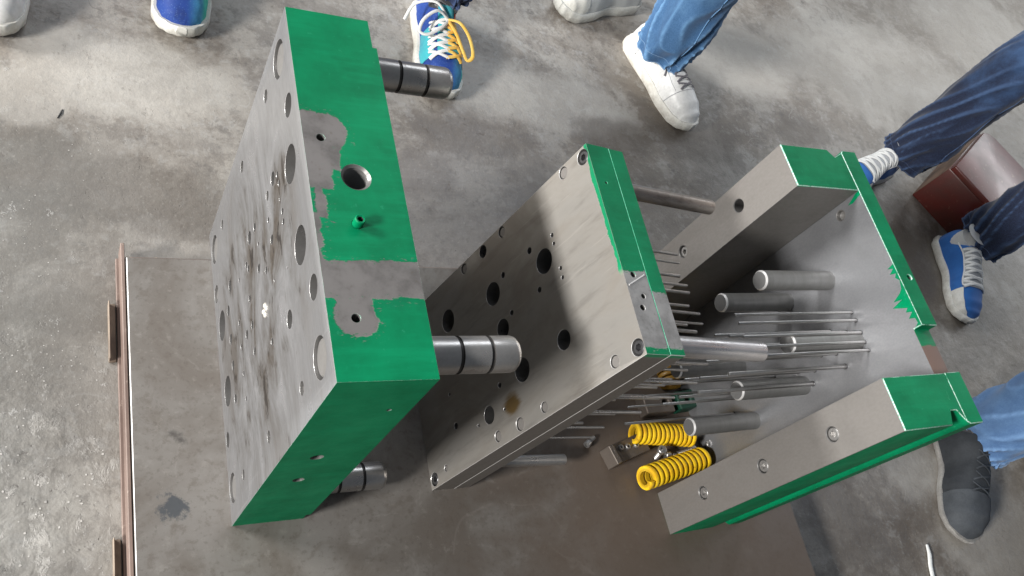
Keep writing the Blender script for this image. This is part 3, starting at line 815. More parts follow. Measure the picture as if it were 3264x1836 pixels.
# paint that ran down the inner face from the top edge
def paint_run(pts, name="paint_run"):
    v = [(CD1 - 0.0005, y, z) for y, z in pts] + [(CD1 + 0.0002, y, z) for y, z in pts]
    n = len(pts)
    f = [tuple(range(n)), tuple(range(2 * n - 1, n - 1, -1))] + [(i, (i + 1) % n, n + (i + 1) % n, n + i) for i in range(n)]
    return mobj(name, v, f, M_green_wet, PC)
TZ = CH - 0.0006
dr = [(0.2645, TZ), (0.2635, 0.5560), (0.2616, 0.5477), (0.258, 0.5568), (0.2545, 0.5520), (0.2521, 0.5474), (0.2489, 0.5582), (0.2432, 0.5536), (0.2365, 0.5590),
      (0.2231, 0.5553), (0.2181, 0.5496), (0.2104, 0.5331), (0.2077, 0.5487), (0.2025, 0.5273), (0.1918, 0.5509), (0.1867, 0.5452), (0.183, 0.5553),
      (0.176, 0.5455), (0.1723, 0.5556), (0.164, 0.5565), (0.1600, 0.5508), (0.1596, TZ)]
paint_run(dr)
paint_run([(0.4020, TZ), (0.4006, 0.5523), (0.3913, 0.5318), (0.3897, 0.5414), (0.394, 0.5556), (0.3948, TZ)])

# ------------------------------------------------------------------ loose hardware on the platform
def yellow():
    M = Mat("yellow_spring_paint")
    n = M.noise(40, 4, 0.6)
    g = M.noise(90, 5, 0.75, off=(2, 3, 4))
    c = M.mix(n.step(0.4, 0.7), (0.80, 0.53, 0.014), (0.68, 0.38, 0.010))
    c = M.mix(g.step(0.58, 0.68) * 0.55, c, (0.20, 0.11, 0.02))
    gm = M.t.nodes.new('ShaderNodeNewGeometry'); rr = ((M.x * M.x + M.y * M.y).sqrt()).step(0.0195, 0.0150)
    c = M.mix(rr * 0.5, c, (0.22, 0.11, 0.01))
    M.set(color=c, rough=g.lin(0.3, 0.7, 0.32, 0.55), spec=0.45)
    return M.m
M_yel = yellow()
M_yel_shade = Mat("shaded_yellow_paint").set(color=(0.22, 0.12, 0.015), rough=0.45).m  # darker copy of the spring yellow; its shade is put into the colour
def spring(label, a, b, mat=None, ro=0.0215, ri=0.0115, turns=12.5, phase=0.0):
    a, b = Vector(a), Vector(b); L = (b - a).length
    t = thing("die_spring", label, "spring", a, frame_z(b - a), "yellow die springs on the platform")
    v, f = [], []
    seg = 26; n = int(turns * seg); hh = L / turns * 0.335
    for i in range(n + 1):
        q = i / n
        ang = phase + 2 * math.pi * turns * q
        # closed end coils
        e = min(1.0, min(q, 1 - q) * turns / 0.9)
        z = hh + (L - 2 * hh) * q
        if q < 0.9 / turns: z = hh + (L - 2 * hh) * q * (0.35 + 0.65 * e)
        if q > 1 - 0.9 / turns: z = L - hh - (L - 2 * hh) * (1 - q) * (0.35 + 0.65 * e)
        ca, sa = math.cos(ang), math.sin(ang)
        for (r, dz) in ((ri, -hh), (ro - 0.0012, -hh), (ro, -hh * 0.6), (ro, hh * 0.6), (ro - 0.0012, hh), (ri, hh)):
            v.append((r * ca, r * sa, z + dz))
    m = 6
    for i in range(n):
        for k in range(m):
            k2 = (k + 1) % m
            f.append((i * m + k, i * m + k2, (i + 1) * m + k2, (i + 1) * m + k))
    f.append(tuple(range(m - 1, -1, -1))); f.append(tuple(n * m + k for k in range(m)))
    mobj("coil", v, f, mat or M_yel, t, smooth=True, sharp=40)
    return t
PZ = 0.060
spring("yellow coil spring lying by the steel spacer face, nearest the front", (0.7355, -0.002, PZ + 0.0290), (0.902, 0.0290, PZ + 0.0230), ro=0.0228, ri=0.0125, turns=12.5, phase=2.2)
spring("yellow coil spring partly under a round pillar, with open end to the left", (0.7420, 0.0890, PZ + 0.0270), (0.8840, 0.0745, PZ + 0.0222), ro=0.0222, ri=0.0130, turns=12.5, phase=0.6)
spring("yellow coil spring in the shade behind the thin pins, only its end ring showing", (0.872, 0.176, PZ + 0.0215), (0.888, 0.330, PZ + 0.0215), M_yel_shade, phase=1.0)

# small steel clamp block with two screws
blk = thing("steel_block", "small dark steel bar with raised end and two screws beside the yellow springs", "steel block", (0.680, 0.046, PZ), Matrix.Rotation(0.28, 3, 'Z'))
M_blk = make_steel("brown_steel_block", (1, 1, 1), 0.6, (0.17, 0.145, 0.125), (0.08, 0.066, 0.056), 0.05, 0.6)
bd = prism([(0.0, 0.0), (0.100, 0.0), (0.100, 0.018), (0.018, 0.018), (0.013, 0.033), (0.0, 0.035)], -0.019, 0.019)
rotx = Matrix.Rotation(math.pi / 2, 3, 'X')
solid("block_body", ([tuple(rotx @ Vector(p)) for p in bd[0]], bd[1]), [M_blk], blk, bevel=0.0012)
bb = [(0, -0.003), (0.0026, -0.003), (0.0026, 0.005), (0.0046, 0.005), (0.0056, 0.004), (0.0056, 0.0), (0, 0.0)]
c0 = lathe("screw_head", bb, [M_pin], blk, (0.036, 0.008, 0.018), (0, 0, 1), 24, hexes=(1, 2))
copy_part(c0, blk, (0.052, 0.004, 0.018), (0, 0, 1)); copy_part(c0, blk, (0.072, 0.0, 0.018), (0, 0, 1))

def cap_screw(label, loc, axis, L=0.035, r=0.0085, mat=None):
    t = thing("cap_screw", label, "screw", loc, frame_z(axis), "loose cap screws among the springs")
    lathe("screw_head", [(0, 0.003), (r * 0.48, 0.003), (r * 0.48, 0.010), (r * 0.86, 0.010), (r, 0.0088), (r, 0.0), (0, 0.0)], [mat or M_pin], t, (0, 0, 0), (0, 0, 1), 30, hexes=(1, 2))
    th = [(0, 0.0002)]
    n = int(L / 0.0016)
    for k in range(n): th += [(r * 0.62, -0.0016 * k - 0.0002), (r * 0.52, -0.0016 * k - 0.001)]
    th += [(0, -L)]
    lathe("screw_shank", th, [mat or M_pin], t, (0, 0, 0), (0, 0, 1), 20, sharp=15)
    return t
cap_screw("shiny cap screw between the two yellow springs, standing at their left end", (0.792, 0.046, PZ + 0.034), (-0.3, 0.1, 1), 0.034)
cap_screw("shiny cap screw at the right end of the two yellow springs", (0.925, 0.054, PZ + 0.0225), (-0.35, -0.2, 0.95), 0.020, 0.0095)
cap_screw("cap screw lying between the yellow springs, head toward the pillar", (0.884, 0.0490, PZ + 0.0098), (1, 0.15, 0.05), 0.036, 0.0095)
cap_screw("cap screw lying between the yellow springs, head toward the steel block", (0.828, 0.0440, PZ + 0.0088), (-1, 0.12, 0.03), 0.04)
cap_screw("small cap screw alone in the shade left of the steel block", (0.6535, 0.082, PZ + 0.0068), (-0.8, -0.5, 0.1), 0.02, 0.0065)
kn = lathe("rubber_knob", [(0, 0.0), (0.017, 0.0), (0.019, 0.003), (0.019, 0.014), (0.0165, 0.018), (0.009, 0.019), (0.009, 0.024), (0, 0.024)], [Mat("black_rubber").set(color=(0.012, 0.012, 0.013), rough=0.5).m], None, (0.940, 0.0250, PZ), (0.1, 0.05, 1), 36)
tag(kn, "black round knob against the spacer block at the end of the front spring", "knob")
M_green_dark = Mat('shaded_dark_green').set(color=(0.004, 0.045, 0.026), rough=0.5).m  # deep shade under the pins is put into this green
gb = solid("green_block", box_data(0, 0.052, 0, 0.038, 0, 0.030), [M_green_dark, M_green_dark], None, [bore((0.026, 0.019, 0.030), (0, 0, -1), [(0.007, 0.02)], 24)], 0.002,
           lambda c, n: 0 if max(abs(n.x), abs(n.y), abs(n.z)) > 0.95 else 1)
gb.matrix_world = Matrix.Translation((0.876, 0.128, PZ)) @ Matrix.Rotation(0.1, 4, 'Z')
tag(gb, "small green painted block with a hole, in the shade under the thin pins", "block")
db = solid("bored_block", box_data(0, 0.070, 0, 0.040, 0, 0.028), [M_blk], None, [bore((0.052, 0.02, 0.028), (0, 0, -1), [(0.008, 0.02)], 24)], 0.0015)
db.matrix_world = Matrix.Translation((0.792, 0.124, PZ)) @ Matrix.Rotation(0.03, 4, 'Z')
tag(db, "dark bored steel block in the shade left of the small green block", "block")

# ------------------------------------------------------------------ red box at the right
def red_mat():
    M = Mat("dark_red_gloss_paint")
    n = M.noise(9, 5, 0.6); n2 = M.noise(60, 5, 0.7)
    col = M.mix(n.step(0.35, 0.7), (0.105, 0.016, 0.012), (0.065, 0.020, 0.015))
    col = M.mix(n2.step(0.60, 0.68) * 0.5, col, (0.25, 0.15, 0.11))
    M.set(color=col, rough=n.lin(0.3, 0.7, 0.30, 0.48), coat=0.22, coat_rough=0.22)
    M.bump(n, 0.05, 0.002)
    return M.m
M_red = red_mat()
M_wood = Mat("raw_brown_board"); _n = M_wood.noise(30, 5, 0.6, (4, 0.4, 1)); M_wood.set(color=M_wood.mix(_n.step(0.35, 0.7), (0.20, 0.13, 0.09), (0.10, 0.06, 0.045)), rough=0.65); M_wood = M_wood.m
box_rot = Matrix(((0.5310, 0.8470, 0), (-0.8470, 0.5310, 0), (0, 0, 1)))
RBX = thing("tool_box", "dark red painted box with glossy lid beside the visitor in dark jeans", "box", (2.106, 0.804, 0), box_rot)
solid("box_body", box_data(0, 0.195, 0, 0.31, 0, 0.142), [M_red, M_wood], RBX, bevel=0.004, segs=2, classify=lambda c, n: 1 if n.x < -0.9 else 0)
lid = solid("lid", prism([(0.004, -0.006), (0.201, -0.006), (0.201, 0.316), (0.045, 0.316), (0.018, 0.306), (0.004, 0.285)], 0.143, 0.163), [M_red], RBX, bevel=0.004, segs=3)

# ------------------------------------------------------------------ shoes
def lerp_tab(tab, s):
    for (a, x), (b, y) in zip(tab, tab[1:]):
        if s <= b:
            t = (s - a) / (b - a); t = t * t * (3 - 2 * t)
            return x + (y - x) * t
    return tab[-1][1]
W_OUT = [(0, 0.10), (0.03, 0.60), (0.10, 0.86), (0.25, 0.92), (0.45, 0.88), (0.70, 1.06), (0.84, 0.98), (0.93, 0.76), (0.98, 0.42), (1.0, 0.06)]
W_IN = [(0, 0.10), (0.03, 0.60), (0.10, 0.84), (0.25, 0.82), (0.45, 0.66), (0.70, 0.96), (0.84, 0.98), (0.93, 0.80), (0.98, 0.45), (1.0, 0.06)]
class Shoe:
    def __init__(s, L=0.29, W=0.047, side=1, h=1.0, sole=0.026, toe_h=0.052):
        s.L, s.W, s.side, s.sole = L, W, side, sole
        s.H = [(0, 0.045 * h), (0.04, 0.068 * h), (0.16, 0.080 * h), (0.34, 0.088 * h), (0.50, 0.074 * h), (0.68, toe_h + 0.006), (0.84, toe_h - 0.006), (0.94, toe_h * 0.62), (1.0, 0.010)]
    def w(s, q, left):
        return s.W * lerp_tab(W_OUT if (left == (s.side > 0)) else W_IN, q)
    def surf(s, q, t, off=0.0):
        """q along heel to toe, t 0..pi from left to right over the top"""
        c, sn = math.cos(t), math.sin(t)
        w = s.w(q, c > 0)
        ex = 0.72
        y = (abs(c) ** ex) * (1 if c > 0 else -1) * w * (0.97 - 0.16 * sn * (1 - q) )
        z = s.sole - 0.006 + (sn ** 0.78 if sn > 0 else 0) * lerp_tab(s.H, q)
        x = s.L * (0.012 + q * 0.976)
        p = Vector((x, y, z))
        if off:
            n = Vector((0, c, sn + 0.15)).normalized()
            p += n * off
        return p
    def upper(s, nq=64, nt=30, q0=0.0, q1=1.0, off=0.0, t0=0.0, t1=math.pi, fold=0.0012):
        v, f = [], []
        for i in range(nq + 1):
            q = q0 + (q1 - q0) * i / nq
            for k in range(nt + 1):
                t = t0 + (t1 - t0) * k / nt
                p = s.surf(q, t, off)
                d = noise.noise(Vector((q * 9, t * 1.3, s.L * 50 + s.W * 900))) * fold + noise.noise(Vector((q * 30, t * 2, 3))) * fold * 0.4
                p += Vector((0, math.cos(t), math.sin(t))) * d
                v.append(tuple(p))
        for i in range(nq):
            for k in range(nt):
                a = i * (nt + 1) + k
                f.append((a, a + 1, a + nt + 2, a + nt + 1))
        return v, f
    def outline(s, off, n=40):
        pts = []
        for i in range(n + 1):
            q = 0.5 - 0.5 * math.cos(math.pi * i / n)
            pts.append((s.L * (q * 1.0) + (off if q > 0.97 else (-off if q < 0.03 else 0)) * 0.6, s.w(q, True) + off))
        for i in range(n, -1, -1):
            q = 0.5 - 0.5 * math.cos(math.pi * i / n)
            pts.append((s.L * (q * 1.0) + (off if q > 0.97 else (-off if q < 0.03 else 0)) * 0.6, -s.w(q, False) - off))
        return pts
    def sole_data(s, z0=0.0, z1=None, off=0.0035):
        z1 = s.sole if z1 is None else z1
        rings = []
        def spring(x): # toe spring
            q = x / s.L
            return 0.010 * max(0.0, (q - 0.80) / 0.2) ** 2
        levels = [(0.0, off - 0.004), (0.15, off - 0.0005), (0.55, off + 0.0008), (0.9, off), (1.0, off - 0.0025)]
        v, f = [], []
        for a, o_ in levels:
            for x, y in s.outline(o_):
                v.append((x, y, z0 + (z1 - z0) * a + spring(x) * (1 - 0.3 * a)))
        n = len(s.outline(0))
        for i in range(len(levels) - 1):
            for k in range(n):
                k2 = (k + 1) % n
                f.append((i * n + k, i * n + k2, (i + 1) * n + k2, (i + 1) * n + k))
        # caps as strips between left and right sides
        for base in (0, (len(levels) - 1) * n):
            h = n // 2
            for k in range(h - 1):
                f.append((base + k, base + k + 1, base + n - 2 - k, base + n - 1 - k))
        return v, f
    def lace_row(s, q, dq, tL=0.30, tR=0.70, r=0.0026, lift=0.0030):
        return tube([s.surf(q + dq * u, math.pi * (tL + (tR - tL) * u), lift + 0.0012 * math.sin(math.pi * u)) for u in [i / 10 for i in range(11)]], r, 8, flat=0.6)

def cloth(name, c1, c2, scale=500, rough=0.8, sheen=0.2, dirt=None):
    M = Mat(name)
    a = M.noise(18, 5, 0.6); b = M.noise(scale, 2, 0.6)
    col = M.mix(a.step(0.35, 0.7), c1, c2)
    col = M.mix(b.step(0.35, 0.7) * 0.25, col, tuple(x * 0.6 for x in c2))
    if dirt: col = M.mix((M.z.step(0.05, 0.0)) * M.noise(40, 4).step(0.4, 0.7) * 0.6, col, dirt)
    M.set(color=col, rough=rough, sheen=sheen)
    M.bump(b + a, 0.25, 0.0008)
    return M.m
M_wleather = cloth("white_leather", (0.80, 0.80, 0.79), (0.72, 0.72, 0.71), 120, 0.42, 0.0, (0.45, 0.42, 0.38))
M_wrubber = cloth("white_rubber", (0.76, 0.75, 0.70), (0.66, 0.64, 0.58), 200, 0.5, 0.0, (0.36, 0.33, 0.28))
M_greyshoe = cloth("pale_grey_mesh", (0.47, 0.48, 0.47), (0.40, 0.41, 0.40), 600, 0.75)
M_grubber = cloth("grey_white_rubber", (0.60, 0.60, 0.56), (0.48, 0.47, 0.43), 200, 0.55, 0.0, (0.25, 0.23, 0.2))
M_glace = cloth("grey_lace", (0.16, 0.15, 0.17), (0.10, 0.095, 0.11), 900)
M_wlace = cloth("white_lace", (0.82, 0.82, 0.80), (0.72, 0.72, 0.70), 900)
M_tongue = cloth("pale_grey_canvas", (0.46, 0.47, 0.49), (0.36, 0.37, 0.39), 700)
M_ylace = cloth("yellow_lace", (0.86, 0.62, 0.16), (0.90, 0.50, 0.06), 900)
M_blue = cloth("blue_canvas", (0.022, 0.15, 0.48), (0.016, 0.115, 0.40), 800)
M_navy = cloth("navy_canvas", (0.014, 0.025, 0.075), (0.010, 0.018, 0.055), 800)
M_orange = cloth("orange_mesh", (0.80, 0.13, 0.04), (0.70, 0.06, 0.06), 600)
M_teal = cloth("teal_mesh", (0.05, 0.45, 0.50), (0.03, 0.33, 0.45), 600)
M_suede = cloth("worn_black_suede", (0.030, 0.034, 0.040), (0.017, 0.020, 0.024), 260, 0.8, 0.0)
M_dsole = cloth("dusty_sole_rubber", (0.30, 0.29, 0.27), (0.20, 0.19, 0.18), 200, 0.6)
M_suede2 = cloth("scuffed_suede", (0.062, 0.070, 0.080), (0.035, 0.040, 0.047), 260, 0.8, 0.0)
def running_blue():
    M = Mat("blue_running_mesh")
    a = M.noise(14, 4, 0.6); w = M.voro(260); d = M.noise(30, 4, 0.6, (1, 2, 1))
    left = (M.y * 1.0 + (a - 0.5) * 0.02).step(0.004, 0.040)
    col = M.mix(left, (0.012, 0.05, 0.26), (0.07, 0.33, 0.56))
    col = M.mix((M.y + (a - 0.5) * 0.012).step(0.034, 0.044), col, (0.05, 0.50, 0.40))
    col = M.mix(d.step(0.52, 0.70) * 0.55, col, (0.006, 0.02, 0.12))
    col = M.mix(w.step(0.30, 0.12) * 0.18, col, (0.30, 0.50, 0.75))
    M.set(color=col, rough=0.7)
    M.bump(w, 0.3, 0.0006)
    return M.m
M_run = running_blue()

def denim(name, light, dark, fade=0.5, fade_z=0.55):
    M = Mat(name)
    a = M.noise(7, 5, 0.62, (1, 1, 0.8)); b = M.noise(22, 5, 0.65, off=(3, 1, 5)); tw = M.noise(700, 2, 0.6, (1, 1, 0.3))
    k = (a * 0.6 + b * 0.4 + M.z * fade - fade * fade_z).step(0.34, 0.70)
    col = M.mix(k, dark, light)
    col = M.mix(tw.step(0.38, 0.66) * 0.14, col, tuple(min(1, x * 1.4 + 0.02) for x in light))
    gm = M.t.nodes.new('ShaderNodeNewGeometry')
    pt = X(M.t, gm.outputs['Pointiness'])
    col = M.mix(pt.step(0.505, 0.56) * 0.55, col, tuple(min(1, x * 1.5 + 0.03) for x in light))
    col = M.mix(pt.step(0.495, 0.44) * 0.45, col, tuple(x * 0.7 for x in dark))
    M.set(color=col, rough=0.85, sheen=0.15)
    M.bump(tw * 0.5 + b * 1.5, 0.2, 0.0012)
    return M.m

# ------------------------------------------------------------------ people (only their legs stand in the picture)
def leg_data(pts, seg=80, rows=170, fold=0.010, seed=0.0, oval=1.0):
    """pts: list of (x, y, z, radius) from cuff to hip; a hollow trouser leg with bunched folds near the cuff"""
    def at(u):
        q = u * (len(pts) - 1); i = min(int(q), len(pts) - 2); t = q - i
        t2 = t * t * (3 - 2 * t)
        a, b = pts[i], pts[i + 1]
        return [a[k] + (b[k] - a[k]) * (t if k == 2 else t2) for k in range(4)]
    v, f = [], []
    for i in range(rows + 1):
        u = (i / rows) ** 1.35
        x, y, z, r = at(u)
        zl = z - pts[0][2]
        amp = fold * (math.exp(-zl / 0.16) * 1.0 + 0.42)
        for k in range(seg):
            a = 2 * math.pi * k / seg
            ca, sa = math.cos(a), math.sin(a)
            w1 = noise.noise(Vector((ca * 1.1 + seed, sa * 1.1, z * 5)))
            w2 = noise.noise(Vector((ca * 1.3 + seed, sa * 1.3, z * 10 + 2.6 * math.sin(a + seed))))
            w3 = noise.noise(Vector((ca * 1.5, sa * 1.5 + seed, z * 21 + 4.0 * math.sin(a + seed * 2))))
            cuffk = math.exp(-zl / 0.10)
            d = amp * (0.9 * w1 + 1.7 * (0.30 - abs(w2)) + 1.0 * cuffk * (0.28 - abs(w3)))
            rr = r + d
            lift = 0.010 * noise.noise(Vector((ca * 1.5, sa * 1.5, seed))) if i == 0 else 0.0
            v.append((x + rr * ca, y + rr * oval * sa, z + lift))
    for i in range(rows):
        for k in range(seg):
            k2 = (k + 1) % seg
            f.append((i * seg + k, i * seg + k2, (i + 1) * seg + k2, (i + 1) * seg + k))
    # turned-in hem
    n0 = len(v)
    x, y, z, r = pts[0]
    for k in range(seg):
        p = Vector(v[k]); c = Vector((x, y, p.z)); d = (p - c)
        v.append(tuple(c + d * 0.90 + Vector((0, 0, 0.002))))
    for k in range(seg):
        p = Vector(v[k]); c = Vector((x, y, p.z)); d = (p - c)
        v.append(tuple(c + d * 0.86 + Vector((0, 0, 0.05))))
    for k in range(seg):
        k2 = (k + 1) % seg
        f.append((k2, k, n0 + k, n0 + k2)); f.append((n0 + k2, n0 + k, n0 + seg + k, n0 + seg + k2))
    return v, f

def pelvis_data(h1, h2, z0, z1, r):
    a, b = Vector(h1), Vector(h2); c = (a + b) / 2; d = (b - a); half = d.length / 2; d.normalize()
    n = Vector((-d.y, d.x, 0))
    v, f = [], []
    seg, rows = 40, 14
    for i in range(rows + 1):
        u = i / rows; z = z0 + (z1 - z0) * u
        wx = (half + r) * (1 - 0.10 * u) * (0.72 + 0.28 * min(1, u * 3)); wy = r * (1.18 - 0.12 * u) * (0.72 + 0.28 * min(1, u * 3))
        for k in range(seg):
            t = 2 * math.pi * k / seg
            p = c + d * (wx * math.cos(t)) + n * (wy * math.sin(t))
            v.append((p.x, p.y, z))
    for i in range(rows):
        for k in range(seg):
            k2 = (k + 1) % seg
            f.append((i * seg + k, i * seg + k2, (i + 1) * seg + k2, (i + 1) * seg + k))
    f.append(tuple(range(seg))); f.append(tuple(rows * seg + k for k in range(seg)))
    return v, f

def person(label, mat, legs, fold=0.010, waist=0.98, stitch=None, shirt=None, face=-90):
    """legs: list of (ankle_xy, knee_xy, hip_xy, cuff_r, knee_r, cuff_z)"""
    stitch = stitch or mat
    t = thing("person", label, "person", (legs[0][0][0], legs[0][0][1], 0))
    inv = Vector((-legs[0][0][0], -legs[0][0][1], 0))
    ds = []
    for i, (an, kn, hp, rc, rk, cz) in enumerate(legs):
        pts = [(an[0], an[1], cz, rc), (an[0] * 0.75 + kn[0] * 0.25, an[1] * 0.75 + kn[1] * 0.25, cz + 0.11, (rc * 0.85 + rk * 0.25)),
               (an[0] * 0.4 + kn[0] * 0.6, an[1] * 0.4 + kn[1] * 0.6, 0.30, rk * 0.97), (kn[0], kn[1], 0.48, rk), ((kn[0] + hp[0]) / 2, (kn[1] + hp[1]) / 2, 0.67, rk * 1.13), (hp[0], hp[1], 0.86, rk * 1.25)]
        ds.append(leg_data(pts, seed=i * 2.3 + an[0] * 3.1, fold=fold))
    h1, h2 = legs[0][2], legs[1][2]
    ds.append(pelvis_data((h1[0], h1[1], 0), (h2[0], h2[1], 0), 0.80, waist, legs[0][4] * 1.18))
    v, f = merge(*ds)
    v = [tuple(Vector(p) + inv) for p in v]
    tr = mobj("trousers", v, f, mat, t, smooth=True, sharp=75)
    seg, rows = 80, 170
    per = (rows + 3) * seg
    for li in range(2):
        base = li * per
        def ring(i):
            c = sum((Vector(v[base + i * seg + k]) for k in range(seg)), Vector()) / seg
            return [Vector(v[base + i * seg + k]) + (Vector(v[base + i * seg + k]) - c).normalized() * 0.0008 for k in list(range(seg)) + [0]]
        h1_, h2_ = ring(1), ring(15)
        mobj("hem", *merge(tube(h1_, 0.0018, 6), tube(h2_, 0.0008, 5)), stitch, tr, smooth=True, sharp=70)
        for k0 in (20, 60):
            col_ = [ring(i)[k0] for i in range(0, rows, 3)]
            mobj("side_seam", *tube(col_, 0.0014, 6), mat, tr, smooth=True, sharp=70)
    upper_body(t, inv, legs, shirt or M_shirt, face)
    return t, inv

def upper_body(t, inv, legs, shirt, face):
    """torso, arms and head as one grown surface; the shirt is a wider copy of its middle"""
    h1, h2 = Vector((*legs[0][2], 0)), Vector((*legs[1][2], 0))
    c = (h1 + h2) / 2 + inv
    a = math.radians(face); fw = Vector((math.cos(a), math.sin(a), 0)); lf = Vector((-fw.y, fw.x, 0))
    def P(x, y, z): return c + lf * x + fw * y + Vector((0, 0, z))
    pts = [(P(0, 0, .93), .15), (P(0, .01, 1.12), .145), (P(0, .02, 1.30), .16), (P(0, .01, 1.42), .13), (P(0, .02, 1.50), .058), (P(0, .035, 1.57), .075), (P(0, .045, 1.64), .092), (P(0, .035, 1.71), .080)]
    ed = [(i, i + 1) for i in range(7)]
    for sgn in (1, -1):
        k = len(pts)
        pts += [(P(.16 * sgn, .0, 1.42), .065), (P(.22 * sgn, -.01, 1.28), .050), (P(.25 * sgn, -.01, 1.13), .045), (P(.23 * sgn, .08, .96), .036), (P(.21 * sgn, .13, .86), .034), (P(.20 * sgn, .16, .79), .022)]
        ed += [(3, k)] + [(k + i, k + i + 1) for i in range(5)]
    def grow(name, P_, E_, mat, extra):
        me = bpy.data.meshes.new(name); me.from_pydata([tuple(p) for p, r in P_], E_, [])
        o = bpy.data.objects.new(name, me); COL.objects.link(o)
        o.modifiers.new("skin", 'SKIN'); sb = o.modifiers.new("sub", 'SUBSURF'); sb.levels = 1
        if not me.skin_vertices: me.attributes.new  # layer is made with the modifier below
        lay = me.skin_vertices[0] if me.skin_vertices else None
        if lay is None:
            bm = bmesh.new(); bm.from_mesh(me); L = bm.verts.layers.skin.verify(); bm.to_mesh(me); bm.free(); lay = me.skin_vertices[0]
        for i, (p, r) in enumerate(P_):
            lay.data[i].radius = (r + extra, r + extra); lay.data[i].use_root = (i == 0)
        dg = bpy.context.evaluated_depsgraph_get(); dg.update()
        out = bpy.data.meshes.new_from_object(o.evaluated_get(dg)); o.modifiers.clear(); o.data = out; out.name = name
        out.materials.clear(); out.materials.append(mat); shade(out, 80); o.parent = t
        return o
    b = grow("body", pts, ed, M_skin, 0.0)
    sp = pts[:4] + [pts[8], pts[9], pts[14], pts[15]]
    grow("shirt", sp, [(0, 1), (1, 2), (2, 3), (3, 4), (4, 5), (3, 6), (6, 7)], shirt, 0.016)

def put_shoe(t, inv, heel, toe, sh, parts, name="shoe"):
    """parts: list of (part_name, data, material); first is the shoe upper that carries the others"""
    h = Vector((heel[0], heel[1], 0)); d = Vector((toe[0] - heel[0], toe[1] - heel[1], 0))
    ang = math.atan2(d.y, d.x)
    M = Matrix.Translation(h + inv) @ Matrix.Rotation(ang, 4, 'Z')
    root = None
    for nm, data, mat in parts:
        o = mobj(nm, data[0], data[1], mat, t if root is None else root, smooth=True, sharp=50)
        if root is None: root = o; o.matrix_local = M
    return root

def ankle(sh, r=0.034, top=0.125, q=0.17):
    x = sh.L * q
    return tube([(x, 0, 0.05), (x + 0.004, 0, 0.08), (x + 0.006, 0, 0.10), (x + 0.006, 0, top)], [r * 1.05, r, r * 0.98, r * 1.05], 24)

def laces(sh, rows, q0, q1, tl, tr, r=0.0026):
    out = []
    for i in range(rows):
        q = q0 + (q1 - q0) * i / (rows - 1)
        dq = (q1 - q0) / (rows - 1) * 0.8
        out.append(sh.lace_row(q, dq, tl, tr, r)); out.append(sh.lace_row(q + dq, -dq, tl, tr, r))
    return merge(*out)

def heel_of(toe, direction, L):
    d = Vector((direction[0], direction[1])).normalized()
    return (toe[0] - d.x * L, toe[1] - d.y * L)

M_skin = Mat("skin").set(color=(0.42, 0.24, 0.16), rough=0.5).m
M_shirt = cloth("grey_shirt", (0.22, 0.23, 0.26), (0.16, 0.17, 0.19), 500)
D_light = denim("mid_blue_denim", (0.115, 0.25, 0.43), (0.030, 0.095, 0.215), 0.35)
D_dark = denim("dark_indigo_denim", (0.034, 0.082, 0.19), (0.003, 0.007, 0.028), 1.3, 0.46)
D_pale = denim("light_blue_denim", (0.125, 0.24, 0.43), (0.055, 0.125, 0.27), 0.3, 0.3)
D_navy = denim("navy_denim", (0.02, 0.05, 0.14), (0.008, 0.018, 0.06), 0.6)
D_black = cloth("charcoal_trousers", (0.05, 0.05, 0.055), (0.03, 0.03, 0.034), 600)
sock = cloth("white_sock", (0.66, 0.66, 0.65), (0.56, 0.56, 0.55), 700)
dsock = cloth("dark_sock", (0.04, 0.042, 0.05), (0.03, 0.03, 0.035), 700)

M_stitch = cloth("pale_denim_seam", (0.19, 0.32, 0.50), (0.12, 0.23, 0.40), 800)
M_stitch_d = cloth("dark_denim_seam", (0.05, 0.09, 0.19), (0.02, 0.04, 0.10), 800)
# visitor in blue jeans: white leather shoe in front, pale grey shoe behind
t, inv = person("person in mid blue jeans with one white and one pale grey shoe, grey laces", D_light,
                [((1.186, 1.126), (1.185, 1.160), (1.16, 1.26), 0.071, 0.083, 0.086), ((1.185, 1.385), (1.20, 1.42), (1.26, 1.44), 0.060, 0.075, 0.095)], 0.013, stitch=M_stitch)
sh = Shoe(0.318, 0.0475, -1, 0.98, 0.030, 0.056)
toe = (1.258, 0.932); hl = (1.168, 1.232)
parts = [("shoe", sh.upper(), M_wleather), ("sole", sh.sole_data(), M_wrubber),
         ("tongue", sh.upper(20, 10, 0.34, 0.66, 0.0016, math.pi * 0.40, math.pi * 0.60), M_wleather),
         ("heel_panel", sh.upper(12, 30, 0.0, 0.20, 0.0014), M_wleather),
         ("stitching", merge(tube([sh.surf(0.72 + 0.03 * math.sin(math.pi * u), math.pi * u, 0.0012) for u in [i / 24 for i in range(25)]], 0.0009, 5),
                             tube([sh.surf(0.205, math.pi * u, 0.0022) for u in [i / 24 for i in range(25)]], 0.0009, 5),
                             tube([sh.surf(0.22 + 0.5 * u, math.pi * 0.74, 0.0012) for u in [i / 14 for i in range(15)]], 0.0008, 5),
                             tube([sh.surf(0.22 + 0.5 * u, math.pi * 0.26, 0.0012) for u in [i / 14 for i in range(15)]], 0.0008, 5)), M_tongue),
         ("lace", merge(laces(sh, 5, 0.40, 0.68, 0.36, 0.64, 0.0028), tube([sh.surf(0.40 + 0.16 * u, math.pi * (0.52 + 0.30 * u), 0.006) for u in (0, .25, .5, .75, 1)], 0.0022, 8)), M_glace),
         ("ankle", ankle(sh), sock)]
put_shoe(t, inv, hl, toe, sh, parts)
sh = Shoe(0.305, 0.048, -1, 0.95, 0.034, 0.058)
hl = (1.232, 1.386); toe = (0.944, 1.288)
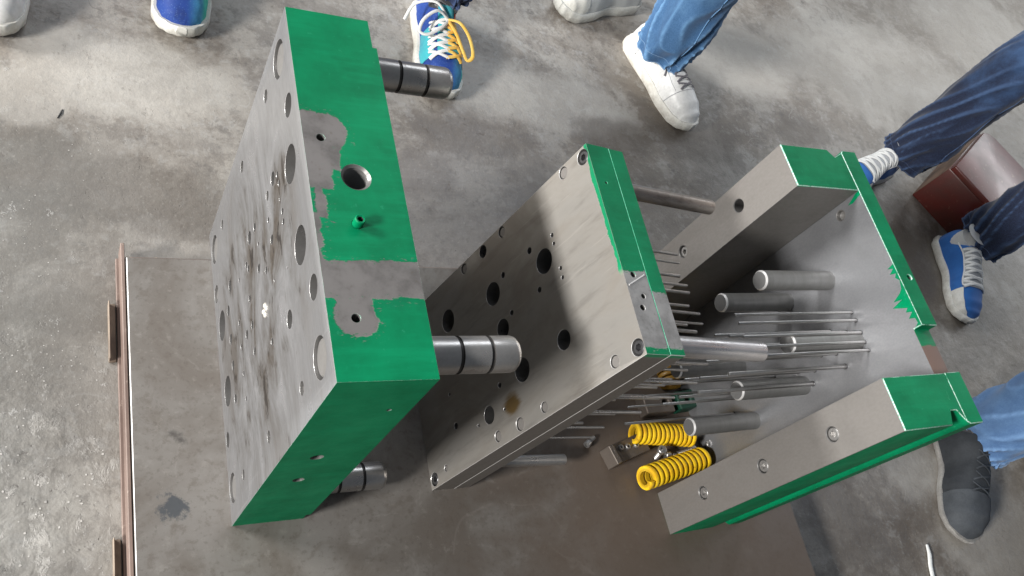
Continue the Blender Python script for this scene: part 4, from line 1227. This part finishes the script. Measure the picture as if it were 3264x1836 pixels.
parts = [("shoe", sh.upper(), M_greyshoe), ("sole", sh.sole_data(off=0.005), M_grubber),
         ("toe_cap", sh.upper(16, 26, 0.80, 1.0, 0.0022, 0.0, math.pi), M_grubber),
         ("tongue", sh.upper(20, 10, 0.34, 0.66, 0.0016, math.pi * 0.40, math.pi * 0.60), M_greyshoe),
         ("lace", laces(sh, 4, 0.38, 0.64, 0.38, 0.62), M_glace), ("ankle", ankle(sh), sock)]
put_shoe(t, inv, hl, toe, sh, parts)

# visitor in running shoes behind the big plate
t, inv = person("person in navy trousers and bright blue running shoes with yellow and white laces", D_navy,
                [((0.018, 1.195), (0.06, 1.24), (0.18, 1.30), 0.058, 0.072, 0.10), ((0.556, 1.150), (0.53, 1.20), (0.40, 1.30), 0.046, 0.068, 0.122)], 0.010)
sh = Shoe(0.295, 0.0500, 1, 0.95, 0.030, 0.056)
parts = [("shoe", sh.upper(), M_run), ("sole", sh.sole_data(off=0.006), M_wrubber),
         ("tongue", sh.upper(20, 10, 0.34, 0.64, 0.0018, math.pi * 0.38, math.pi * 0.62), M_wlace),
         ("lace", laces(sh, 4, 0.38, 0.62, 0.36, 0.64, 0.003), M_wlace),
         ("side_stripe", sh.upper(14, 8, 0.40, 0.72, 0.0016, math.pi * 0.74, math.pi * 0.92), M_orange), ("ankle", ankle(sh), dsock)]
put_shoe(t, inv, (-0.002, 1.285), (-0.016, 0.988), sh, parts)
sh = Shoe(0.295, 0.0490, -1, 0.95, 0.028, 0.056)
b0v = sh.surf(0.47, math.pi * 0.5, 0.006)
def loop(pts, r): return tube(smooth_path([b0v + Vector(p) for p in pts]), r, 10, flat=0.6)
bow = loop(((0, 0, 0), (0.02, 0.02, 0.016), (0.055, 0.040, 0.012), (0.088, 0.052, -0.006), (0.099, 0.040, -0.014), (0.080, 0.028, -0.006), (0.04, 0.012, 0.004), (0.005, 0.0, 0.0)), 0.0044)
bow2 = merge(loop(((0, 0, 0), (-0.005, -0.03, 0.014), (0.020, -0.062, 0.004), (0.045, -0.070, -0.010), (0.052, -0.052, -0.008), (0.03, -0.02, 0.0), (0.004, 0.0, 0.0)), 0.0040),
             loop(((0, 0, 0), (-0.03, -0.03, 0.014), (-0.03, -0.075, -0.004), (0.0, -0.095, -0.03)), 0.0038))
parts = [("shoe", sh.upper(), M_run), ("sole", sh.sole_data(off=0.006), M_wrubber),
         ("tongue", sh.upper(20, 10, 0.34, 0.76, 0.0018, math.pi * 0.36, math.pi * 0.64), M_teal),
         ("collar", sh.upper(14, 24, 0.26, 0.47, 0.0026, math.pi * 0.08, math.pi * 0.34), M_orange),
         ("vamp", sh.upper(18, 12, 0.48, 0.78, 0.0014, math.pi * 0.70, math.pi * 0.97), M_teal),
         ("lace", laces(sh, 5, 0.46, 0.74, 0.50, 0.78, 0.0046), M_wlace), ("lace", laces(sh, 5, 0.46, 0.74, 0.30, 0.52, 0.0046), M_ylace),
         ("side_panel", sh.upper(18, 10, 0.44, 0.80, 0.0014, math.pi * 0.03, math.pi * 0.22), M_orange), ("lace_loop", bow, M_ylace), ("lace_loop", bow2, M_wlace), ("ankle", ankle(sh, q=0.27), dsock)]
put_shoe(t, inv, (0.560, 1.216), (0.538, 0.928), sh, parts)

# visitor at the far left, one white shoe tip
t, inv = person("person at the far left in charcoal trousers and plain white shoes", D_black,
                [((-0.335, 1.150), (-0.335, 1.19), (-0.40, 1.24), 0.060, 0.075, 0.10), ((-0.66, 1.20), (-0.64, 1.22), (-0.58, 1.25), 0.060, 0.075, 0.10)])
for hx, ty in ((-0.337, 0.925), (-0.67, 0.98)):
    sh = Shoe(0.30, 0.050, 1, 0.95, 0.030, 0.058)
    parts = [("shoe", sh.upper(), M_wleather), ("sole", sh.sole_data(off=0.005), M_wrubber),
             ("toe_cap", sh.upper(14, 24, 0.76, 1.0, 0.0016, 0.0, math.pi), M_wleather),
             ("lace", laces(sh, 4, 0.38, 0.62, 0.38, 0.62), M_wlace), ("ankle", ankle(sh), sock)]
    put_shoe(t, inv, (hx + 0.004, ty + 0.30), (hx, ty), sh, parts)

# visitor in dark jeans and blue canvas sneakers at the right
t, inv = person("person in dark indigo jeans and blue canvas sneakers with white laces at the right", D_dark,
                [((2.018, 0.880), (2.02, 0.885), (2.10, 0.84), 0.066, 0.078, 0.085), ((2.172, 0.592), (2.180, 0.585), (2.16, 0.64), 0.068, 0.080, 0.098)], 0.013, stitch=M_stitch_d, face=180)
def sneaker(side):
    sh = Shoe(0.293, 0.0490, side, 0.95, 0.026, 0.048)
    return sh, [("shoe", sh.upper(), M_blue), ("sole", sh.sole_data(off=0.0035), M_wrubber),
             ("toe_cap", sh.upper(14, 8, 0.72, 1.0, 0.0030, 0.0, math.pi * 0.24) if side < 0 else sh.upper(14, 8, 0.72, 1.0, 0.003, math.pi * 0.76, math.pi), M_wrubber),
             ("tongue", sh.upper(20, 12, 0.30, 0.72, 0.0020, math.pi * 0.24, math.pi * 0.76), M_tongue),
             ("eyelet_trim", merge(tube([sh.surf(0.22 + 0.48 * u, math.pi * 0.77, 0.003) for u in [i / 12 for i in range(13)]], 0.0022, 8),
                                   tube([sh.surf(0.70, math.pi * (0.77 - 0.54 * u), 0.003) for u in [i / 10 for i in range(11)]], 0.0022, 8),
                                   tube([sh.surf(0.22 + 0.48 * u, math.pi * 0.23, 0.003) for u in [i / 12 for i in range(13)]], 0.0022, 8)), M_wlace),
             ("lace", laces(sh, 6, 0.32, 0.66, 0.25, 0.75, 0.0044), M_wlace), ("ankle", ankle(sh), sock)]
sh, parts = sneaker(1)
put_shoe(t, inv, (2.130, 0.640), (2.050, 0.358), sh, parts)
sh, parts = sneaker(-1)
put_shoe(t, inv, (2.030, 0.900), (1.768, 0.790), sh, parts)

# visitor in pale jeans and black suede shoe at the lower right
t, inv = person("person in light blue jeans and scuffed black suede shoes at the lower right", D_pale,
                [((1.795, 0.020), (1.800, 0.045), (1.86, 0.05), 0.075, 0.086, 0.070), ((2.06, -0.10), (2.04, -0.06), (2.00, -0.02), 0.075, 0.086, 0.075)], 0.013, stitch=M_stitch, face=-115)
for (hl, toe, side) in (((1.790, 0.096), (1.650, -0.212), 1), ((2.10, -0.03), (1.96, -0.31), -1)):
    sh = Shoe(0.335, 0.058, side, 1.15, 0.015, 0.064)
    parts = [("shoe", sh.upper(fold=0.003), M_suede), ("sole", sh.sole_data(off=0.0035), M_dsole),
             ("toe_cap", sh.upper(18, 26, 0.70, 1.0, 0.0020, 0.0, math.pi, 0.003), M_suede2),
             ("tongue", sh.upper(20, 10, 0.34, 0.66, 0.0020, math.pi * 0.36, math.pi * 0.64, 0.002), M_suede),
             ("lace", laces(sh, 4, 0.40, 0.64, 0.40, 0.62, 0.002), M_suede2), ("ankle", ankle(sh, 0.042), dsock)]
    put_shoe(t, inv, hl, toe, sh, parts)

# ------------------------------------------------------------------ bits lying on the floor
M_strip = Mat("white_plastic").set(color=(0.85, 0.85, 0.82), rough=0.35).m
o = mobj("plastic_strip", *tube([(1.533, -0.200, 0.004), (1.527, -0.222, 0.005), (1.516, -0.246, 0.004), (1.508, -0.275, 0.004), (1.500, -0.315, 0.004)], [0.004, 0.0062, 0.0062, 0.006, 0.006], 10, flat=0.5), M_strip, None, smooth=True, sharp=60)
tag(o, "narrow white plastic strip on the floor by the black suede shoe", "plastic strip")
M_chip = Mat("tan_stone_chip").set(color=(0.55, 0.44, 0.32), rough=0.7).m
def chip(name, loc, s, mat, seed):
    bm = bmesh.new(); bmesh.ops.create_icosphere(bm, subdivisions=2, radius=1.0)
    for v in bm.verts:
        d = 1 + 0.45 * noise.noise(v.co * 1.4 + Vector((seed, 0, 0)))
        v.co = Vector((v.co.x * s[0] * d, v.co.y * s[1] * d, v.co.z * s[2] * d))
    me = bpy.data.meshes.new(name); bm.to_mesh(me); bm.free(); me.materials.append(mat)
    o = bpy.data.objects.new(name, me); o.location = loc; COL.objects.link(o)
    return o
tag(chip("stone_chip", (-0.082, 0.476, 0.006), (0.009, 0.006, 0.006), M_chip, 1.0), "tan stone chip on the floor at the platform's far left corner", "stone chip")
M_sliver = Mat("black_sliver").set(color=(0.03, 0.03, 0.03), rough=0.6).m
o = mobj("metal_sliver", *tube([(-0.231, 0.764, 0.0012), (-0.226, 0.775, 0.0014), (-0.223, 0.785, 0.0012)], [0.0007, 0.0014, 0.0006], 6), M_sliver)
tag(o, "tiny dark sliver on the open floor between white shoe and platform", "sliver")
# flaked concrete at the near left: loose crumbs
ds = []
rnd = random.Random(3)
for i in range(380):
    x = rnd.uniform(-0.36, -0.165); y = rnd.uniform(-0.08, 0.36) if rnd.random() < 0.7 else rnd.uniform(0.3, 0.75)
    if noise.noise(Vector((x * 9, y * 9, 2))) < -0.05: continue
    s = rnd.uniform(0.0005, 0.0016) * (1.3 if y < 0.2 else 0.8)
    a = rnd.uniform(0, 6.28); n = rnd.randint(4, 6)
    pts = [(x + s * rnd.uniform(0.6, 1.5) * math.cos(a + 6.283 * k / n), y + s * rnd.uniform(0.5, 1.2) * math.sin(a + 6.283 * k / n)) for k in range(n)]
    ds.append(prism(pts, -0.0004, s * rnd.uniform(0.2, 0.55)))
M_crumb = Mat("pale_concrete_crumb"); _n = M_crumb.noise(40, 3); M_crumb.set(color=M_crumb.mix(_n.step(0.4, 0.6), (0.46, 0.445, 0.42), (0.26, 0.25, 0.235)), rough=0.85); M_crumb = M_crumb.m
o = mobj("concrete_crumbs", *merge(*ds), M_crumb)
tag(o, "pale flaked concrete crumbs scattered on the floor left of the platform", None, kind="stuff")
